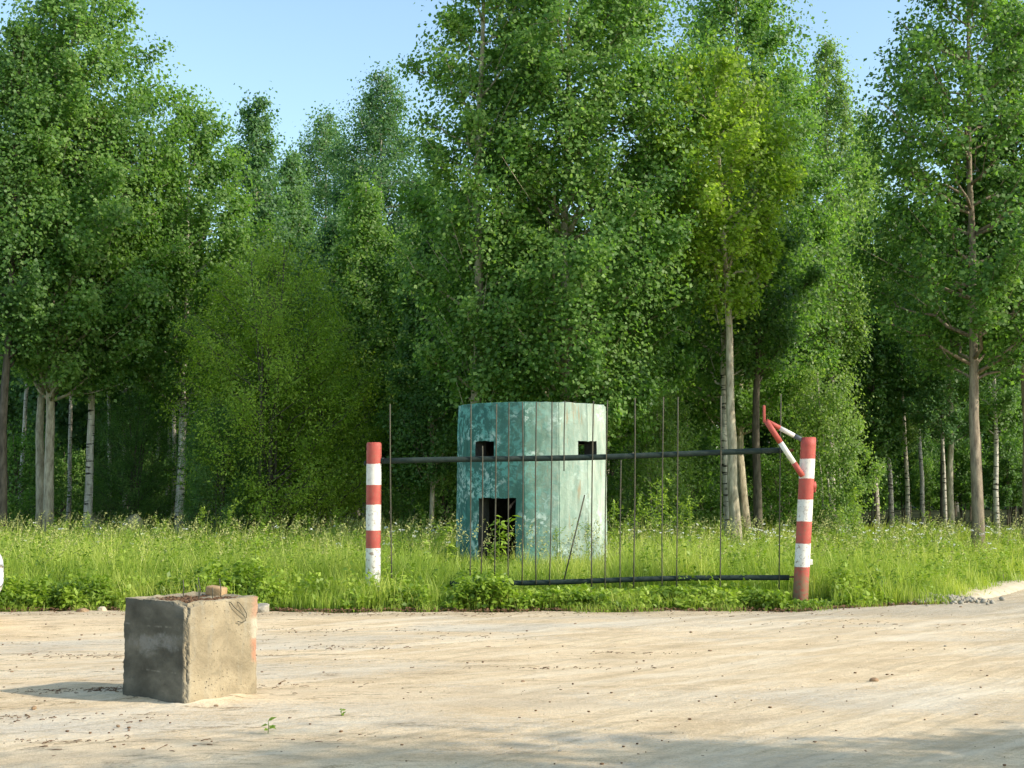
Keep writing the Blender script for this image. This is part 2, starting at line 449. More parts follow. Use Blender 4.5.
for px, y, lb, rz in [(25, 38, 'leafy bush at the forest edge near the left edge of the photo', 0), (70, 43, 'leafy bush behind the trunks of the tallest left aspens', 1), (150, 42, 'leafy bush behind the trunks left of the domed willow', 2),
                      (398, 42, 'leafy bush behind the young trees left of the round guard post', 3), (690, 41, 'leafy bush in the gap left of the thick grey aspen trunk', 4), (790, 42, 'leafy bush behind the right striped post', 5)]:
    put_tree(UB, 'bark_dark', 'leaf_aspen', px, y, lb, cat='bush', name='leafy_bush', group='leafy bushes at the forest edge', rz=rz, s=random.uniform(.75, 1.0))
O_ = tree_meshes(27, 4.7, .4, 1.1, DOME, 14000, leaf=.075, r0=.035, limbs=34, stems=3)
put_tree(O_, 'bark_birch', 'leaf_birch', 832, 36, 'bright small bushy birch right of the right striped post', name='birch_tree', s=.9, sz=1.1)
put_tree(O_, 'bark_birch', 'leaf_birch', 655, 34.5, 'bright birch sapling seen through the barrier pickets right of the round guard post', name='birch_sapling', cat='sapling', rz=1.5, s=.86)
put_tree(O_, 'bark_birch', 'leaf_aspen', 615, 37, 'leafy sapling close behind the right side of the round guard post', name='birch_sapling', cat='sapling', rz=3.5, s=1.1)
put_tree(D_, 'bark_birch', 'leaf_birch', 888, 55, 'pale green tree far back in the gap below the weeping birch', s=.82, rz=1, name='birch_tree')
put_tree(D_, 'bark_aspen', 'leaf_haze_blue', 948, 44, 'blue green aspen filling the space behind the right hand aspen', s=.85, rz=4)
put_tree(D_, 'bark_dark', 'leaf_deep', 640, 43, 'dark aspen filling the gap between the two large crowns right of the round guard post', s=.88, rz=2.6)
put_tree(F2, 'bark_dark', 'leaf_deep', 130, 39, 'dark leafy bush between the pale birch trunks at the left', name='willow_bush', cat='bush', s=.75, rz=4)
put_tree(O_, 'bark_dark', 'leaf_aspen', 445, 35, 'leafy sapling close behind the left side of the round guard post', name='aspen_sapling', cat='sapling', rz=5, s=.95)

# deep forest: rows of trees standing behind the edge
W1 = tree_meshes(31, 14.5, 5.2, 1.9, OV, 11000, leaf=.2, r0=.12, limbs=34)
W2 = tree_meshes(32, 15.5, 6.0, 1.7, COLM, 11000, leaf=.2, r0=.11, limbs=34)
W3 = tree_meshes(33, 13.0, 4.0, 1.8, OV, 11000, leaf=.2, r0=.1, limbs=34)
W4 = tree_meshes(34, 6.0, 1.6, 1.7, DOME, 7000, leaf=.17, r0=.05, limbs=30, stems=3)
r = np.random.default_rng(99)
def far_trees():
    n = 0
    for row, (y0, hs) in enumerate([(45, .72), (51, .80), (58, .88), (66, .98), (76, 1.05), (88, 1.12), (102, 1.2)]):
        half = y0 * .40 + 2
        step = 2.9 + row * .22
        xx = -half
        while xx < half:
            x = xx + r.uniform(-.8, .8); y = y0 + r.uniform(-2.5, 2.5)
            xx += step
            px = 512 + x / y * F
            w = (W1, W2, W3)[r.integers(3)]
            s = hs * r.uniform(.86, 1.04)
            cap = 175
            if 120 < px < 165: cap = 120
            if 265 < px < 345: cap = 195
            if 845 < px < 915: cap = 268
            H = 15.0 * s
            if 490 - (H - 1.6) / y * F < cap:
                s = ((490 - cap) * y / F + 1.6) / 15.5
            birch = r.random() < .5
            put_tree(w, 'bark_birch' if birch else 'bark_dark', ('leaf_deep', 'leaf_haze_blue', 'leaf_deep', 'leaf_aspen')[r.integers(4)], 0, y,
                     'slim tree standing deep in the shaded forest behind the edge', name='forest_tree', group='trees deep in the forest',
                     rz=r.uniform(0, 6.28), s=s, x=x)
            n += 1
    for i in range(84):
        px = r.uniform(-40, 1060); y = r.uniform(50, 96)
        if 880 < px < 960 and y < 62: y += 12
        put_tree(W4, 'bark_dark', ('leaf_deep', 'leaf_aspen', 'leaf_deep')[r.integers(3)], px, y,
                 'low leafy undergrowth tree standing among the far trunks', cat='bush', name='undergrowth_bush', group='undergrowth bushes in the forest',
                 rz=r.uniform(0, 6.28), s=r.uniform(.5, .9))
far_trees()
def far_woods():
    r = np.random.default_rng(404); n = 90000
    x = r.uniform(-62, 62, n); y = r.uniform(112, 132, n)
    top = np.array([13 + 3.2 * mnoise.noise(Vector((a * .22, b * .1, 0))) for a, b in zip(x, y)])
    z = top * r.uniform(0, 1, n) ** .9
    P = np.stack([x, y, z], 1); Nn = r.normal(0, .6, (n, 3)) + np.array([0, -.4, .6])
    me = leaves_mesh('far_woods', P, Nn, .55, np.clip(r.normal(.4, .2, n), 0, 1), seed=4)
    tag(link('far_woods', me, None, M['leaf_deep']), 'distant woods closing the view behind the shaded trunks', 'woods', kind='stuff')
far_woods()

# ------------------------------------------------------------------ ground, sandy road
def ground_mat():
    m, nt, out = new_mat('forest_soil'); N = NT(nt)
    v = N.coord()
    n = N.noise(v, 1.4, 6, .6)
    col = N.ramp(n, [(.3, (.018, .022, .008)), (.6, (.032, .04, .014)), (.8, (.05, .055, .02))])
    N.l(N.bsdf(col, .95, .1, bump=n, bs=.5, bd=.1), out.inputs[0])
    return m
M['ground'] = ground_mat()
mb = MB(); mb.add([(-400, -60, -.02), (400, -60, -.02), (400, 900, -.02), (-400, 900, -.02)], quads=[(0, 1, 2, 3)])
tag(mb.build('ground', M['ground']), kind='structure')

# far edge of the sandy yard, as seen: (px, py)
edge_px = [(-400, 612), (-60, 612), (0, 612), (110, 611), (250, 612), (400, 612), (560, 612), (700, 611), (790, 612), (835, 610), (870, 607), (905, 606), (935, 606), (952, 603), (985, 596), (1024, 588), (1100, 574), (1300, 556)]
EDGE = np.array([[gp(a, b).x, gp(a, b).y] for a, b in edge_px])
_ex = np.linspace(-30, 30, 1200)
_en = np.array([.16 * mnoise.noise(Vector((a * 1.1, 3, 0))) + .09 * mnoise.noise(Vector((a * 4, 9, 0))) for a in _ex])
def edge_y(x):
    return np.interp(x, EDGE[:, 0], EDGE[:, 1]) + np.interp(x, _ex, _en)
from mathutils import noise as mnoise

def sand_mat():
    m, nt, out = new_mat('packed_sand'); N = NT(nt)
    streak = N.along(12, .45, .85)
    iso = N.coord((1, 1, 1))
    track = N.along(50, .12, 2.6)
    big = N.noise(N.coord((.16, .42, 1), rot=(0, 0, R(4))), 1.0, 4, .6, .6)
    mid = N.noise(streak, 1.7, 6, .65, .4)
    fine = N.noise(iso, 26, 6, .7)
    grit = N.noise(iso, 130, 3, .7)
    tr = N.noise(track, 3.0, 4, .6)
    col = N.ramp(mid, [(.3, (.60, .45, .27)), (.5, (.76, .585, .365)), (.7, (.86, .69, .455))])
    # worn asphalt showing through, bluish grey
    asph = N.ramp(N.math('ADD', N.math('MULTIPLY', big, .75), N.math('MULTIPLY', fine, .25)), [(.51, 0), (.61, .55)])
    col = N.mix(asph, col, (.57, .56, .50))
    col = N.mix(N.ramp(tr, [(.54, 0), (.66, .4)]), col, (.44, .34, .21))
    # needle litter gathered in thin drifts
    lit = N.math('MULTIPLY', N.ramp(N.noise(N.coord((.55, 2.6, 1)), 2.2, 5, .7, 1.0), [(.55, 0), (.62, 1)]), N.ramp(fine, [(.42, 0), (.56, 1)]))
    # less litter to the right where wheels pass
    tc = N.n('ShaderNodeTexCoord'); sx = N.n('ShaderNodeSeparateXYZ'); N.l(tc.outputs['Object'], sx.inputs[0])
    lit = N.math('MULTIPLY', lit, N.ramp(N.math('ADD', N.math('MULTIPLY', sx.outputs['X'], .12), .5), [(.2, .95), (.75, .15)]))
    col = N.mix(lit, col, (.27, .18, .09))
    col = N.mix(N.ramp(grit, [(.62, 0), (.72, .45)]), col, (.30, .26, .20))
    # dirtier near the grass
    edge = N.ramp(N.math('ADD', N.math('MULTIPLY', N.math('SUBTRACT', sx.outputs['Y'], 17.2), 1.0), N.math('MULTIPLY', N.math('SUBTRACT', big, .5), 2.5)), [(.0, 0), (1.0, .45)])
    col = N.mix(edge, col, (.38, .32, .23))
    sp = N.noise(N.coord((1, 1.6, 1)), 9, 7, .75, .3)
    col = N.mix(1.0, col, N.ramp(sp, [(.28, (.78, .74, .68)), (.5, (1, 1, 1)), (.7, (1.08, 1.08, 1.08))]), 'MULTIPLY')
    col = N.mix(1.0, col, N.ramp(N.noise(iso, 60, 4, .8), [(.34, (.76, .73, .68)), (.5, (1, 1, 1)), (.66, (1.08, 1.08, 1.08))]), 'MULTIPLY')
    wv1 = N.noise(N.along(54, .10, 1.9), 2.6, 4, .55, .15)
    wv2 = N.noise(N.along(38, .12, 1.0), 2.2, 4, .6, .3)
    trk = N.math('MULTIPLY', N.ramp(wv1, [(.50, 0), (.62, .65)]), N.ramp(N.math('ADD', N.math('MULTIPLY', sx.outputs['X'], .16), big), [(.35, 0), (.65, .55)]))
    col = N.mix(trk, col, (.50, .38, .23))
    col = N.mix(N.ramp(wv2, [(.52, 0), (.66, .45)]), col, (.92, .80, .60))
    col = N.mix(N.ramp(N.noise(N.coord((.25, .6, 1), rot=(0, 0, R(-8))), .9, 5, .65, .5), [(.50, 0), (.64, .35)]), col, (.56, .48, .36))
    h = N.math('ADD', N.math('MULTIPLY', fine, .5), N.math('ADD', N.math('MULTIPLY', tr, .6), N.math('MULTIPLY', grit, .25)))
    N.l(N.bsdf(col, .92, .15, bump=h, bs=.8, bd=.04), out.inputs[0])
    return m
M['sand'] = sand_mat()
_fc = gp(185, 709); BCX = _fc.x - (.36 * math.cos(R(-36)) + .36 * math.sin(R(-36))); BCY = _fc.y - (.36 * math.sin(R(-36)) - .36 * math.cos(R(-36)))
def build_road():
    ys_n = 240; 
    xs = np.concatenate([np.linspace(-16, -7, 30), np.linspace(-6.9, 9.5, 300), np.linspace(9.7, 20, 40)])
    t = np.linspace(0, 1, ys_n) ** .9
    V = np.empty((len(xs), ys_n, 3))
    for i, x in enumerate(xs):
        ey = edge_y(x) + .12 * mnoise.noise(Vector((x * 2.1, 3, 0))) + .06 * mnoise.noise(Vector((x * 7, 9, 0)))
        y0 = -8.0
        yy = np.where(t < .12, y0 + (6 - y0) * t / .12, 6 + (ey - 6) * (t - .12) / .88)
        V[i, :, 0] = x; V[i, :, 1] = yy
        for j in range(ys_n):
            y = yy[j]
            bp = Vector((x - BCX, y - BCY)); dB = abs(max(abs(bp.x * .809 - bp.y * .588), abs(bp.x * .588 + bp.y * .809)) - .37)
            z = .03 * math.exp(-(dB / .09) ** 2) * (.6 + .8 * mnoise.noise(Vector((x * 5, y * 5, 8)))) + .006 + .020 * mnoise.noise(Vector((x * .5, y * .9, 1))) + .010 * mnoise.noise(Vector((x * 1.1, y * 4.0 + x * .8, 5))) + .005 * mnoise.noise(Vector((x * 6, y * 6, 2)))
            V[i, j, 2] = z + (.01 if j < ys_n - 2 else -.03)
    a = np.arange(len(xs) - 1)[:, None] * ys_n; b = np.arange(ys_n - 1)[None, :]
    q = np.stack([a + b, a + ys_n + b, a + ys_n + b + 1, a + b + 1], -1).reshape(-1, 4)
    me = mesh_np('sandy_road', V.reshape(-1, 3), [q], None, True)
    tag(link('sandy_road', me, None, M['sand']), kind='structure')
build_road()

# worn kerb / sand bank running away at the right
def conc_mat(name, a, b, c, scale=6, bs=.5):
    m, nt, out = new_mat(name); N = NT(nt)
    v = N.coord()
    n = N.noise(v, scale, 8, .7, .3); g = N.noise(v, scale * 14, 3, .6)
    col = N.ramp(n, [(.3, a), (.5, b), (.72, c)])
    col = N.mix(N.ramp(g, [(.6, 0), (.75, .5)]), col, [q * .45 for q in a])
    h = N.math('ADD', n, N.math('MULTIPLY', g, .3))
    N.l(N.bsdf(col, .93, .15, bump=h, bs=bs, bd=.02), out.inputs[0])
    return m
M['kerb'] = conc_mat('weathered_kerb', (.42, .35, .24), (.56, .47, .33), (.66, .56, .40))
M['stone'] = conc_mat('grey_stone', (.20, .18, .14), (.34, .31, .25), (.48, .44, .35), scale=9)
M['brown_stone'] = conc_mat('brown_stone', (.19, .12, .07), (.33, .22, .13), (.45, .33, .20), scale=9)
kp = [gp(a, b) for a, b in [(952, 602), (968, 599), (985, 595.5), (1004, 591), (1024, 587), (1060, 580), (1110, 572), (1180, 565)]]
kp = [Vector((p.x, p.y + .12, 0)) for p in kp]
def kerb():
    mbk = MB(); P = []
    pts = []
    for i in range(len(kp) - 1):
        for k in range(8): pts.append(kp[i].lerp(kp[i + 1], k / 8))
    pts.append(kp[-1])
    prof = [(-.22, -.03), (-.16, .045), (-.10, .085), (.0, .10), (.12, .10), (.2, .06), (.26, -.03)]
    for i, p in enumerate(pts):
        d = (pts[min(i + 1, len(pts) - 1)] - pts[max(i - 1, 0)]).normalized()
        n = Vector((-d.y, d.x, 0))
        fade = min(1, i / 7)
        for a, z in prof:
            q = p + n * (a * 1.7 + .03 * mnoise.noise(p * 3)); 
            P.append((q.x, q.y, z * (.35 + .65 * fade) * (1 + .35 * mnoise.noise(Vector((q.x * 4, q.y * 4, 0))))))
    k = len(prof); m_ = len(pts)
    a = np.arange(m_ - 1)[:, None] * k; b = np.arange(k - 1)[None, :]
    q = np.stack([a + b, a + k + b, a + k + b + 1, a + b + 1], -1).reshape(-1, 4)
    mbk.add(P, quads=q)
    tag(mbk.build('kerb', M['kerb'], smooth=True), kind='structure')
kerb()

# ------------------------------------------------------------------ grass
PB = Vector((X(532, 26.4), 26.4, 0))   # centre of the guard post
def snoise(x, y, s, o=0): return np.array([mnoise.noise(Vector((a * s, b * s, o))) for a, b in zip(x, y)])

def scatter(y0, y1, dens, clump=True, seed=0, margin=1.5):
    r = np.random.default_rng(seed)
    w0, w1 = y0 * .375 + margin, y1 * .375 + margin
    n = int((w0 + w1) * (y1 - y0) * dens)
    y = r.uniform(y0, y1, n); x = r.uniform(-1, 1, n) * (y * .375 + margin)
    keep = y > edge_y(x) + .03
    d2 = (x - PB.x) ** 2 + (y - PB.y) ** 2
    keep &= (d2 > 1.46 ** 2)
    return x[keep], y[keep]

def blades(sets, name, mat, label, cat='grass'):
    Vs, Fs, Ts = [], [], []; n0 = 0
    for (x, y, h, w, lean, tint, seed) in sets:
        r = np.random.default_rng(seed); n = len(x)
        az = r.uniform(0, 6.28, n); la = r.uniform(0, 6.28, n); lm = lean * r.uniform(.2, 1.2, n) * h
        lx, ly = np.cos(la) * lm, np.sin(la) * lm
        bx, by = np.cos(az) * w / 2, np.sin(az) * w / 2
        v = np.zeros((n, 5, 3))
        v[:, 0] = np.stack([x - bx, y - by, np.full(n, -.02)], 1)
        v[:, 1] = np.stack([x + bx, y + by, np.full(n, -.02)], 1)
        v[:, 2] = np.stack([x + bx * .8 + lx * .3, y + by * .8 + ly * .3, h * .55], 1)
        v[:, 3] = np.stack([x - bx * .8 + lx * .3, y - by * .8 + ly * .3, h * .55], 1)
        v[:, 4] = np.stack([x + lx, y + ly, h * (1 - .25 * (lm / h) ** 2)], 1)
        q = np.arange(n)[:, None] * 5 + n0
        Fs.append((q + np.array([[0, 1, 2, 3]]), q + np.array([[3, 2, 4]])))
        tt = np.clip(tint, 0, 1)
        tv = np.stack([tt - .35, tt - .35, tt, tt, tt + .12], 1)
        Vs.append(v.reshape(-1, 3)); Ts.append(tv.ravel()); n0 += n * 5
    me = mesh_np(name, np.concatenate(Vs), [np.concatenate([a for a, b in Fs]), np.concatenate([b for a, b in Fs])], np.clip(np.concatenate(Ts), 0, 1))
    o = link(name, me, None, mat)
    return tag(o, label, cat, kind='stuff')

sets = []
for (y0, y1, dens, w, seed) in [(18, 21, 1100, .010, 1), (21, 26, 620, .013, 2), (26, 33, 330, .018, 3), (33, 46, 110, .026, 4)]:
    x, y = scatter(y0, y1, dens, seed=seed)
    r = np.random.default_rng(seed + 50)
    big = snoise(x, y, .35, 3); med = snoise(x, y, 1.3, 7)
    fromedge = np.clip((y - edge_y(x)) / 1.6, 0, 1)
    right = np.clip((x - 4.0) / 3, 0, 1)
    base = .26 + .36 * fromedge + .16 * big + .24 * med
    base = base * (1 - .22 * right)
    pxx = 512 + x / y * F
    mid = (pxx > 440) & (pxx < 800)
    base = np.where(mid & (y < 20.1), np.minimum(base, .24 + .06 * med), base)
    base = np.where((pxx <= 440) & (y < 20.1), np.minimum(base, .50 + .10 * med), base)
    base = np.where((pxx > 430) & (pxx < 612) & (y >= 20.1) & (y < 25.6), base * .72, base)
    base = np.where((pxx > 785) & (pxx < 830) & (y < 19.6), .10, base)
    tallsel = r.random(len(x)) < .07
    tallsel &= ~(mid & (y < 20.1))
    h = base * r.uniform(.55, 1.15, len(x)); h[tallsel] *= 1.4
    h = np.clip(h, .08, 1.15)
    # beaten down near the foot of the edge
    tint = .45 + .5 * med + .35 * big + r.normal(0, .16, len(x)) + .12 * right
    tint[tallsel] += .3
    sets.append((x, y, h, np.full(len(x), w), .38, tint, seed))
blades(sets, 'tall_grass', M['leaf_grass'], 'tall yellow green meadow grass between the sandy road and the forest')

# leafy weeds along the verge (nobody could count them)
def weed_leaves(P0, H, nl, spread, size, seed, tint0=.5, taper=.6):
    """vectorised upright weeds: returns points, normals, tints"""
    r = np.random.default_rng(seed)
    n = len(P0)
    idx = np.repeat(np.arange(n), nl)
    u = r.uniform(.12, 1, len(idx)) ** .8
    az = r.uniform(0, 6.28, len(idx))
    rad = spread[idx] * (1.15 - taper * u) * r.uniform(.2, 1, len(idx))
    P = P0[idx] + np.stack([np.cos(az) * rad, np.sin(az) * rad, H[idx] * u], 1)
    Nn = np.stack([np.cos(az) * .5, np.sin(az) * .5, np.full(len(idx), .9)], 1) + r.normal(0, .35, (len(idx), 3))
    T = tint0 + .25 * (u - .5) + r.normal(0, .14, len(idx)) + np.repeat(r.normal(0, .12, n), nl)
    return P, Nn, np.clip(T, 0, 1)

def verge():
    r = np.random.default_rng(5)
    n = 4200
    x = r.uniform(-8.5, 5.2, n)
    y = edge_y(x) + .06 + r.exponential(.42, n)
    nz = snoise(x, y, .9, 11)
    px0 = 512 + x / y * F
    keep = (nz + r.normal(0, .2, n) > -.12) | (px0 < 110)
    keep &= ~((px0 > 285) & (px0 < 445) & (r.random(n) < .8))
    x, y, nz = x[keep], y[keep], nz[keep]
    d = y - edge_y(x)
    H = np.clip(.13 + .30 * np.clip(d / .5, 0, 1) + .22 * nz + .2 * snoise(x, y, 3.1, 2), .06, .75) * r.uniform(.7, 1.15, len(x))
    pxx = 512 + x / y * F
    H = np.where((pxx > 440) & (pxx < 800), np.minimum(H, .25 + .10 * np.maximum(nz, -.5)), H)
    H = np.where((pxx > 458) & (pxx < 506), H + .16, H)
    H = np.where((pxx > 780) & (pxx < 832), np.minimum(H, .10), H)
    P0 = np.stack([x, y, np.zeros(len(x))], 1)
    P, Nn, T = weed_leaves(P0, H, 16, np.full(len(x), .11), .06, 6, .55)
    T = np.clip(T + np.repeat(.9 * snoise(x, y, 2.6, 21) + .25 * snoise(x, y, .6, 5), 16), 0, 1)
    me = leaves_mesh('verge_weeds', P, Nn, .075, T, aspect=.6, droop=.3, seed=9)
    tag(link('verge_weeds', me, None, M['leaf_weed']), 'dense bright leafy weeds along the edge of the sandy road', 'weeds', kind='stuff')
    # scattered weeds deeper in the meadow
    x, y = scatter(19.5, 36, 5.5, seed=77)
    x, y = x[:3000], y[:3000]
    H = np.random.default_rng(3).uniform(.4, 1.0, len(x)) * np.where(x > 5, .85, 1)
    pxx = 512 + x / y * F; H = np.where((pxx > 430) & (pxx < 615) & (y < 26), H * .5, H)
    P0 = np.stack([x, y, np.zeros(len(x))], 1)
    P, Nn, T = weed_leaves(P0, H, 26, np.full(len(x), .13), .06, 8, .42, .75)
    me = leaves_mesh('meadow_herbs', P, Nn, .07, T, aspect=.45, droop=.2, seed=10)
    tag(link('meadow_herbs', me, None, M['leaf_weed']), 'leafy herbs mixed through the tall meadow grass', 'herbs', kind='stuff')
verge()

# white flower heads mixed in the far grass
def flat_mat(name, col, rough=.7, spec=.3):
    m, nt, out = new_mat(name); N = NT(nt)
    n = N.noise(N.coord(), 9, 4)
    c = N.mix(N.ramp(n, [(.3, 0), (.75, 1)]), [q * .82 for q in col], col)
    N.l(N.bsdf(c, rough, spec), out.inputs[0])
    return m
M['petal'] = flat_mat('white_petals', (.78, .80, .70))
M['stalk'] = flat_mat('green_stalk', (.16, .24, .05))
M['seed'] = flat_mat('dry_seed_heads', (.42, .43, .15))
def flowers():
    r = np.random.default_rng(15)
    P = []
    for (pa, pb, ya, yb, n) in [(835, 1010, 24, 34, 70), (740, 800, 25, 30, 40), (600, 730, 25, 32, 40), (20, 350, 24, 34, 35), (380, 450, 24, 30, 20)]:
        for _ in range(n):
            y = r.uniform(ya, yb); px = r.uniform(pa, pb); x = X(px, y)
            if (x - PB.x) ** 2 + (y - PB.y) ** 2 < 3: continue
            z = r.uniform(.55, .95)
            m = r.integers(8, 22); a = r.uniform(0, 6.28, m); q = np.sqrt(r.uniform(0, 1, m)) * r.uniform(.02, .06)
            P.append(np.stack([x + np.cos(a) * q, y + np.sin(a) * q, z - q * .3 + r.normal(0, .006, m)], 1))
    P = np.concatenate(P)
    Nn = r.normal(0, .4, P.shape) + np.array([0, -.3, 1])
    me = leaves_mesh('white_flowers', P, Nn, .022, np.full(len(P), .5), aspect=1.0, seed=3)
    tag(link('white_flowers', me, None, M['petal']), 'tiny white flower heads scattered through the far grass', 'flowers', kind='stuff')
    # feathery seed heads above the grass
    x, y = scatter(20, 34, 7, seed=31)
    P = []
    for a, b in zip(x, y):
        h = r.uniform(.7, 1.15); m = 16; u = r.uniform(0, 1, m)
        P.append(np.stack([a + r.normal(0, .02, m) * (1 - u) + .08 * u, b + r.normal(0, .02, m), h - .2 + .2 * u], 1))
    P = np.concatenate(P); Nn = r.normal(0, 1, P.shape)
    me = leaves_mesh('grass_seed_heads', P, Nn, .03, np.full(len(P), .5), aspect=.5, seed=3)
    tag(link('grass_seed_heads', me, None, M['seed']), 'pale feathery seed heads standing above the meadow grass', 'seed heads', kind='stuff')
flowers()

# individual tall weeds
def tall_weed_meshes(seed, H, nl, size, spread, aspect, side=5):
    r = np.random.default_rng(seed); mb = MB()
    P, Nn, T = [], [], []
    lean = r.normal(0, .05, 2) * H
    z = np.linspace(-.03, H, 6); u = z / H
    st = np.stack([lean[0] * u ** 2, lean[1] * u ** 2, z], 1)
    mb.tube(st, np.linspace(.009, .004, 6), k=5)
    for i in range(side):
        h0 = H * r.uniform(.35, .85); a = r.uniform(0, 6.28); L = r.uniform(.12, .3) * spread / .15
        b0 = np.array([lean[0] * (h0 / H) ** 2, lean[1] * (h0 / H) ** 2, h0])
        e = b0 + np.array([math.cos(a) * L, math.sin(a) * L, L * 1.0])
        mb.tube([b0, (b0 + e) / 2 + [0, 0, -.01], e], [.005, .004, .003], k=4)
        m = nl // (side * 2); q = r.uniform(.2, 1.05, m)[:, None]
        P.append(b0 + (e - b0) * q + r.normal(0, .025, (m, 3))); Nn.append(r.normal(0, .4, (m, 3)) + [0, 0, .9])
    m = nl // 2; q = r.uniform(.15, 1, m); a = r.uniform(0, 6.28, m); rd = spread * (1.1 - .8 * q) * r.uniform(.1, 1, m)
    P.append(np.stack([lean[0] * q ** 2 + np.cos(a) * rd, lean[1] * q ** 2 + np.sin(a) * rd, q * H], 1))
    Nn.append(np.stack([np.cos(a) * .4, np.sin(a) * .4, np.full(m, .9)], 1) + r.normal(0, .3, (m, 3)))
    P = np.concatenate(P); Nn = np.concatenate(Nn)
    lm = leaves_mesh('leaves', P, Nn, size, np.clip(r.normal(.6, .15, len(P)), 0, 1), aspect=aspect, seed=seed)
    sm = mesh_np('stem', np.concatenate(mb.v), [np.concatenate(mb.f4)] + mb.fn, None, True)
    return sm, lm
TW = [tall_weed_meshes(1, 1.55, 260, .075, .16, .35, 7), tall_weed_meshes(2, 1.15, 130, .12, .14, .35, 4), tall_weed_meshes(3, 1.8, 320, .065, .2, .4, 9)]
def weed(i, px, y, label, s=1.0, rz=0.0, group='tall weeds in the meadow'):
    sm, lm = TW[i]
    e = empty('tall_weed', (X(px, y), y, 0), label, 'weed', group, rz); e.scale = (s, s, s)
    link('stem', sm, e, M['stalk']); link('leaves', lm, e, M['leaf_weed'])
weed(1, 499, 21.6, 'pale leafy weed standing in front of the dark doorway', 1.05)
weed(2, 652, 23.5, 'tallest bushy weed behind the pickets right of the round guard post', 1.03)
weed(2, 634, 24.5, 'bushy weed just left of the tallest one behind the pickets', .85, 2)
weed(2, 673, 25.0, 'arching weed right of the tallest one behind the pickets', 1.0, 4)
weed(0, 690, 24.0, 'slim weed between the two right hand groups of pickets', .95, 1)
weed(0, 615, 24, 'weed standing against the right edge of the round guard post', .9, 3)
weed(0, 855, 26, 'feathery tall weed right of the right striped post', 1.08, 2)
weed(0, 835, 25, 'weed close behind the right striped post', .85, 5)
weed(1, 257, 19.8, 'dark upright willowherb on the verge behind the concrete block', .85, 1)
weed(2, 226, 28, 'bushy weed at the forest edge left of the domed willow trunk', .8, 1)
weed(0, 205, 28, 'weed left of the bushy one at the forest edge', .8, 3)
weed(0, 340, 27, 'weed behind the left side of the left striped post', .8, 2)
weed(2, 430, 27.5, 'bushy weed between the left striped post and the round guard post', .75, 4)
weed(1, 446, 24.0, 'leafy weed at the left edge of the round guard post', .9, 2)
weed(0, 585, 23.6, 'weed in front of the pale right side of the round guard post', .68, 5)
weed(0, 558, 23.8, 'weed in front of the middle of the round guard post', .62, 2)
r = np.random.default_rng(66)
for i in range(26):
    px = r.choice([r.uniform(5, 350), r.uniform(690, 1010)]); y = r.uniform(26, 32)
    weed(int(r.integers(0, 3)), px, y, 'leafy weed rising above the grass in front of the trees', r.uniform(.5, .72), r.uniform(0, 6.28), 'weeds at the forest edge')

# ------------------------------------------------------------------ round guard post
def paint_mat():
    m, nt, out = new_mat('flaking_green_paint'); N = NT(nt)
    v = N.coord()
    tc = N.n('ShaderNodeTexCoord'); sx = N.n('ShaderNodeSeparateXYZ'); N.l(tc.outputs['Object'], sx.inputs[0])
    vs = N.coord((3, 3, .45)); streak = N.noise(vs, 2.4, 6, .65, .3)
    blot = N.noise(v, 2.1, 6, .68, .5); fl = N.noise(v, 9, 6, .7, .6)
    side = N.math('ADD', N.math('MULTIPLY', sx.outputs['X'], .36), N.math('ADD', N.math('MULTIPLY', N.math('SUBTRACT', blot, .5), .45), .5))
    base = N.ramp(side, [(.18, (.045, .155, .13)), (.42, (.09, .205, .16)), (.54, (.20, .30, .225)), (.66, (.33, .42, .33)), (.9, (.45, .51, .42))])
    base = N.mix(N.ramp(streak, [(.35, .5), (.62, 0)]), base, (.09, .16, .12))
    dk = N.math('MULTIPLY', N.ramp(N.noise(v, 1.1, 5, .7, .6), [(.48, 0), (.56, 1)]), N.ramp(fl, [(.40, 0), (.50, 1)]))
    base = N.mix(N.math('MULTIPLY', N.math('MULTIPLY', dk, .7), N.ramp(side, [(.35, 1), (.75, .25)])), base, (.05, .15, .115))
    turq = N.math('MULTIPLY', N.ramp(blot, [(.44, 0), (.54, 1)]), N.ramp(fl, [(.46, 0), (.52, 1)]))
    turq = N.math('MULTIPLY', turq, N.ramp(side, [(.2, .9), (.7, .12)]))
    base = N.mix(turq, base, (.17, .44, .38))
    pale = N.math('MULTIPLY', N.ramp(N.noise(v, 1.5, 4, .6, .2), [(.52, 0), (.62, 1)]), N.ramp(fl, [(.50, 0), (.56, 1)]))
    base = N.mix(N.math('MULTIPLY', pale, .8), base, (.55, .66, .58))
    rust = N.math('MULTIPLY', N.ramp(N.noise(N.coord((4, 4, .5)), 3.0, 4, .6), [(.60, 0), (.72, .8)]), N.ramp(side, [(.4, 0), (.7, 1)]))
    base = N.mix(rust, base, (.34, .24, .13))
    h = N.math('ADD', N.math('MULTIPLY', blot, 1.0), N.math('MULTIPLY', fl, .5))
    N.l(N.bsdf(base, .8, .25, bump=h, bs=.6, bd=.03), out.inputs[0])
    return m
M['paint'] = paint_mat()
M['raw_conc'] = conc_mat('raw_concrete', (.16, .15, .13), (.25, .24, .20), (.36, .34, .29))
M['dark_conc'] = conc_mat('dark_concrete', (.030, .030, .026), (.05, .05, .043), (.08, .08, .07))  # very dark concrete for inner walls, opening reveals and roof slab

